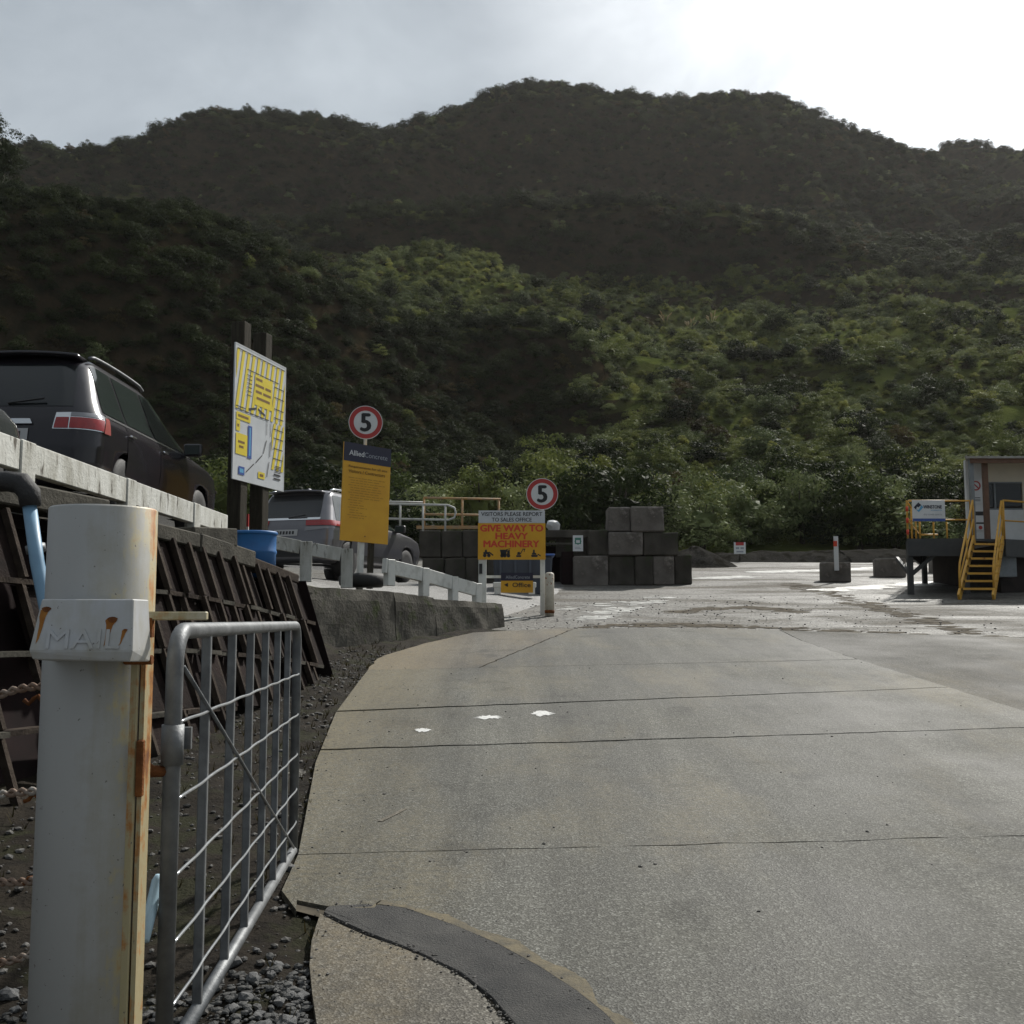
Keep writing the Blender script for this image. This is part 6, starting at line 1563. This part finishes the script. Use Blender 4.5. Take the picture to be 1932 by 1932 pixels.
# ------------------------------------------------------------------ yard blocks, marker, berm, far sign
def yblock(px0, px1, py0, py1, label, split=None):
    p = gp((px0 + px1) / 2, py1); a = at(px0, py1, p.y); c = at(px1, py0, p.y); w = c.x - a.x; h = at(px0, py0, p.y).z - p.z
    o = box_obj('concrete_block', (p.x, p.y + .4, p.z + h / 2 - .03), (w * .93, .8, h + .05), m_block, None, R(-14), .03, .012, int(px0)); tag(o, label, 'concrete block', 'barrier blocks in the yard'); return p, h
p, h = yblock(1554, 1613, 1060, 1095, 'concrete barrier block with a white marker pole')
yblock(1657, 1716, 1053, 1086, 'concrete barrier block left of the platform leg'); yblock(1764, 1832, 1049, 1079, 'concrete barrier block seen behind the yellow stairs')
mp_ = at(1577, 1060, p.y - .03); mt_ = at(1577, 1012, p.y - .03)
mk = empty('marker_pole', (mp_.x, p.y - .09, mp_.z - .25)); tag(mk, 'white marker pole with red band on the barrier block', 'marker'); L_ = mt_.z - mp_.z + .25
MB().box((0, 0, L_ / 2), (.12, .05, L_)).build('stake', s_white, mk); MB().box((-.02, 0, L_ * .78), (.09, .056, L_ * .16)).build('red_band', s_ored, mk)
# gravel berm and heap
def berm(name, pts, hts, wid, lab, seed):
    b = MB()
    def P(s, t):
        k = t * (len(pts) - 1); i = min(int(k), len(pts) - 2); f = k - i; p = Vector(pts[i]).lerp(Vector(pts[i + 1]), f); h = lerp(hts[i], hts[i + 1], f)
        y = p.y + (s - .5) * wid; x = p.x; return (x, y, gz(y) - .08 + h * max(0, math.sin(math.pi * s)) ** .8 * (1 + .3 * fbm(x + seed, y, .9, 3)) + .05 * fbm(x, y, 4, 2))
    b.grid(P, list(np.linspace(0, 1, 16)), list(np.linspace(0, 1, 60))); o = b.build(name, m_stoned2, None, smooth=True); tag(o, kind='structure'); return o
m_stoned2 = M('heap_gravel', (.02, .019, .017), (.045, .043, .039), 14, .95, .9, 25, c3=(.016, .015, .012), s3=2, lo3=.5, hi3=.62, spec=.0)
berm('gravel_berm', [(14, 46.5), (24, 47.2)], [.45, .6], 4.0, '', 1); berm('gravel_berm', [(6.5, 47), (14.2, 46.6)], [.3, .45], 3.6, '', 3)
hp_ = gp(1312, 1068)
b = MB(); b.grid(lambda r_, a: (hp_.x + r_ * 1.9 * math.cos(a), hp_.y + 1 + r_ * 1.5 * math.sin(a), gz(hp_.y + 1 + r_ * 1.5 * math.sin(a)) - .1 + 1.0 * math.cos(min(1, r_) * 1.57) ** 1.4 * .75 * (1 + .25 * fbm(math.cos(a) * r_, math.sin(a) * r_, 1.3, 2)) + .06 * fbm(r_ * 3 * math.cos(a), r_ * 3 * math.sin(a), 1.5, 3)), list(np.linspace(.02, 1, 12)), list(np.linspace(0, 2 * math.pi, 40)))
tag(b.build('gravel_heap', m_stoned2, None, smooth=True), 'heap of grey gravel beside the stacked blocks', 'gravel heap')
sp_ = at(1396, 1046, 45.2); sg_w = at(1407, 1046, 45.2).x - at(1385, 1046, 45.2).x
fs = empty('far_sign', (sp_.x, 45.2, gz(45.2))); tag(fs, 'tiny white sign with red top at the foot of the bank', 'sign'); zz0 = at(1396, 1045, 45.2).z - gz(45.2); zz1 = at(1396, 1023, 45.2).z - gz(45.2)
MB().box((0, 0, (zz0 + zz1) / 2), (sg_w, .02, zz1 - zz0)).build('board', s_white, fs); flat(fs, 'red_top', [rect(-sg_w * .35, sg_w * .35, lerp(zz0, zz1, .72), zz1)], s_red, -.012); flat(fs, 'word_bars', [rect(-sg_w * .35, -sg_w * .05, lerp(zz0, zz1, .4), lerp(zz0, zz1, .58)), rect(sg_w * .05, sg_w * .35, lerp(zz0, zz1, .4), lerp(zz0, zz1, .58)), rect(-sg_w * .3, sg_w * .3, lerp(zz0, zz1, .12), lerp(zz0, zz1, .26))], s_gry, -.012)
MB().box((0, .05, zz0 / 2 + .1), (.06, .06, zz0 + .3)).build('post', m_tim, fs)

# ------------------------------------------------------------------ air
hb = MB().box((35, 195, 105), (620, 520, 220)); hzo = hb.build('haze', None)
hm = bpy.data.materials.new('haze'); hm.use_nodes = True; hnt = hm.node_tree; hnt.nodes.clear(); ho = hnt.nodes.new('ShaderNodeOutputMaterial'); pv = hnt.nodes.new('ShaderNodeVolumePrincipled')
pv.inputs['Color'].default_value = (.9, .88, .85, 1); pv.inputs['Density'].default_value = .0001; pv.inputs['Anisotropy'].default_value = .35; hnt.links.new(pv.outputs[0], ho.inputs['Volume'])
hzo.data.materials.append(hm); tag(hzo, kind='stuff'); hzo['label'] = 'thin pale haze in the air over the yard and hill'
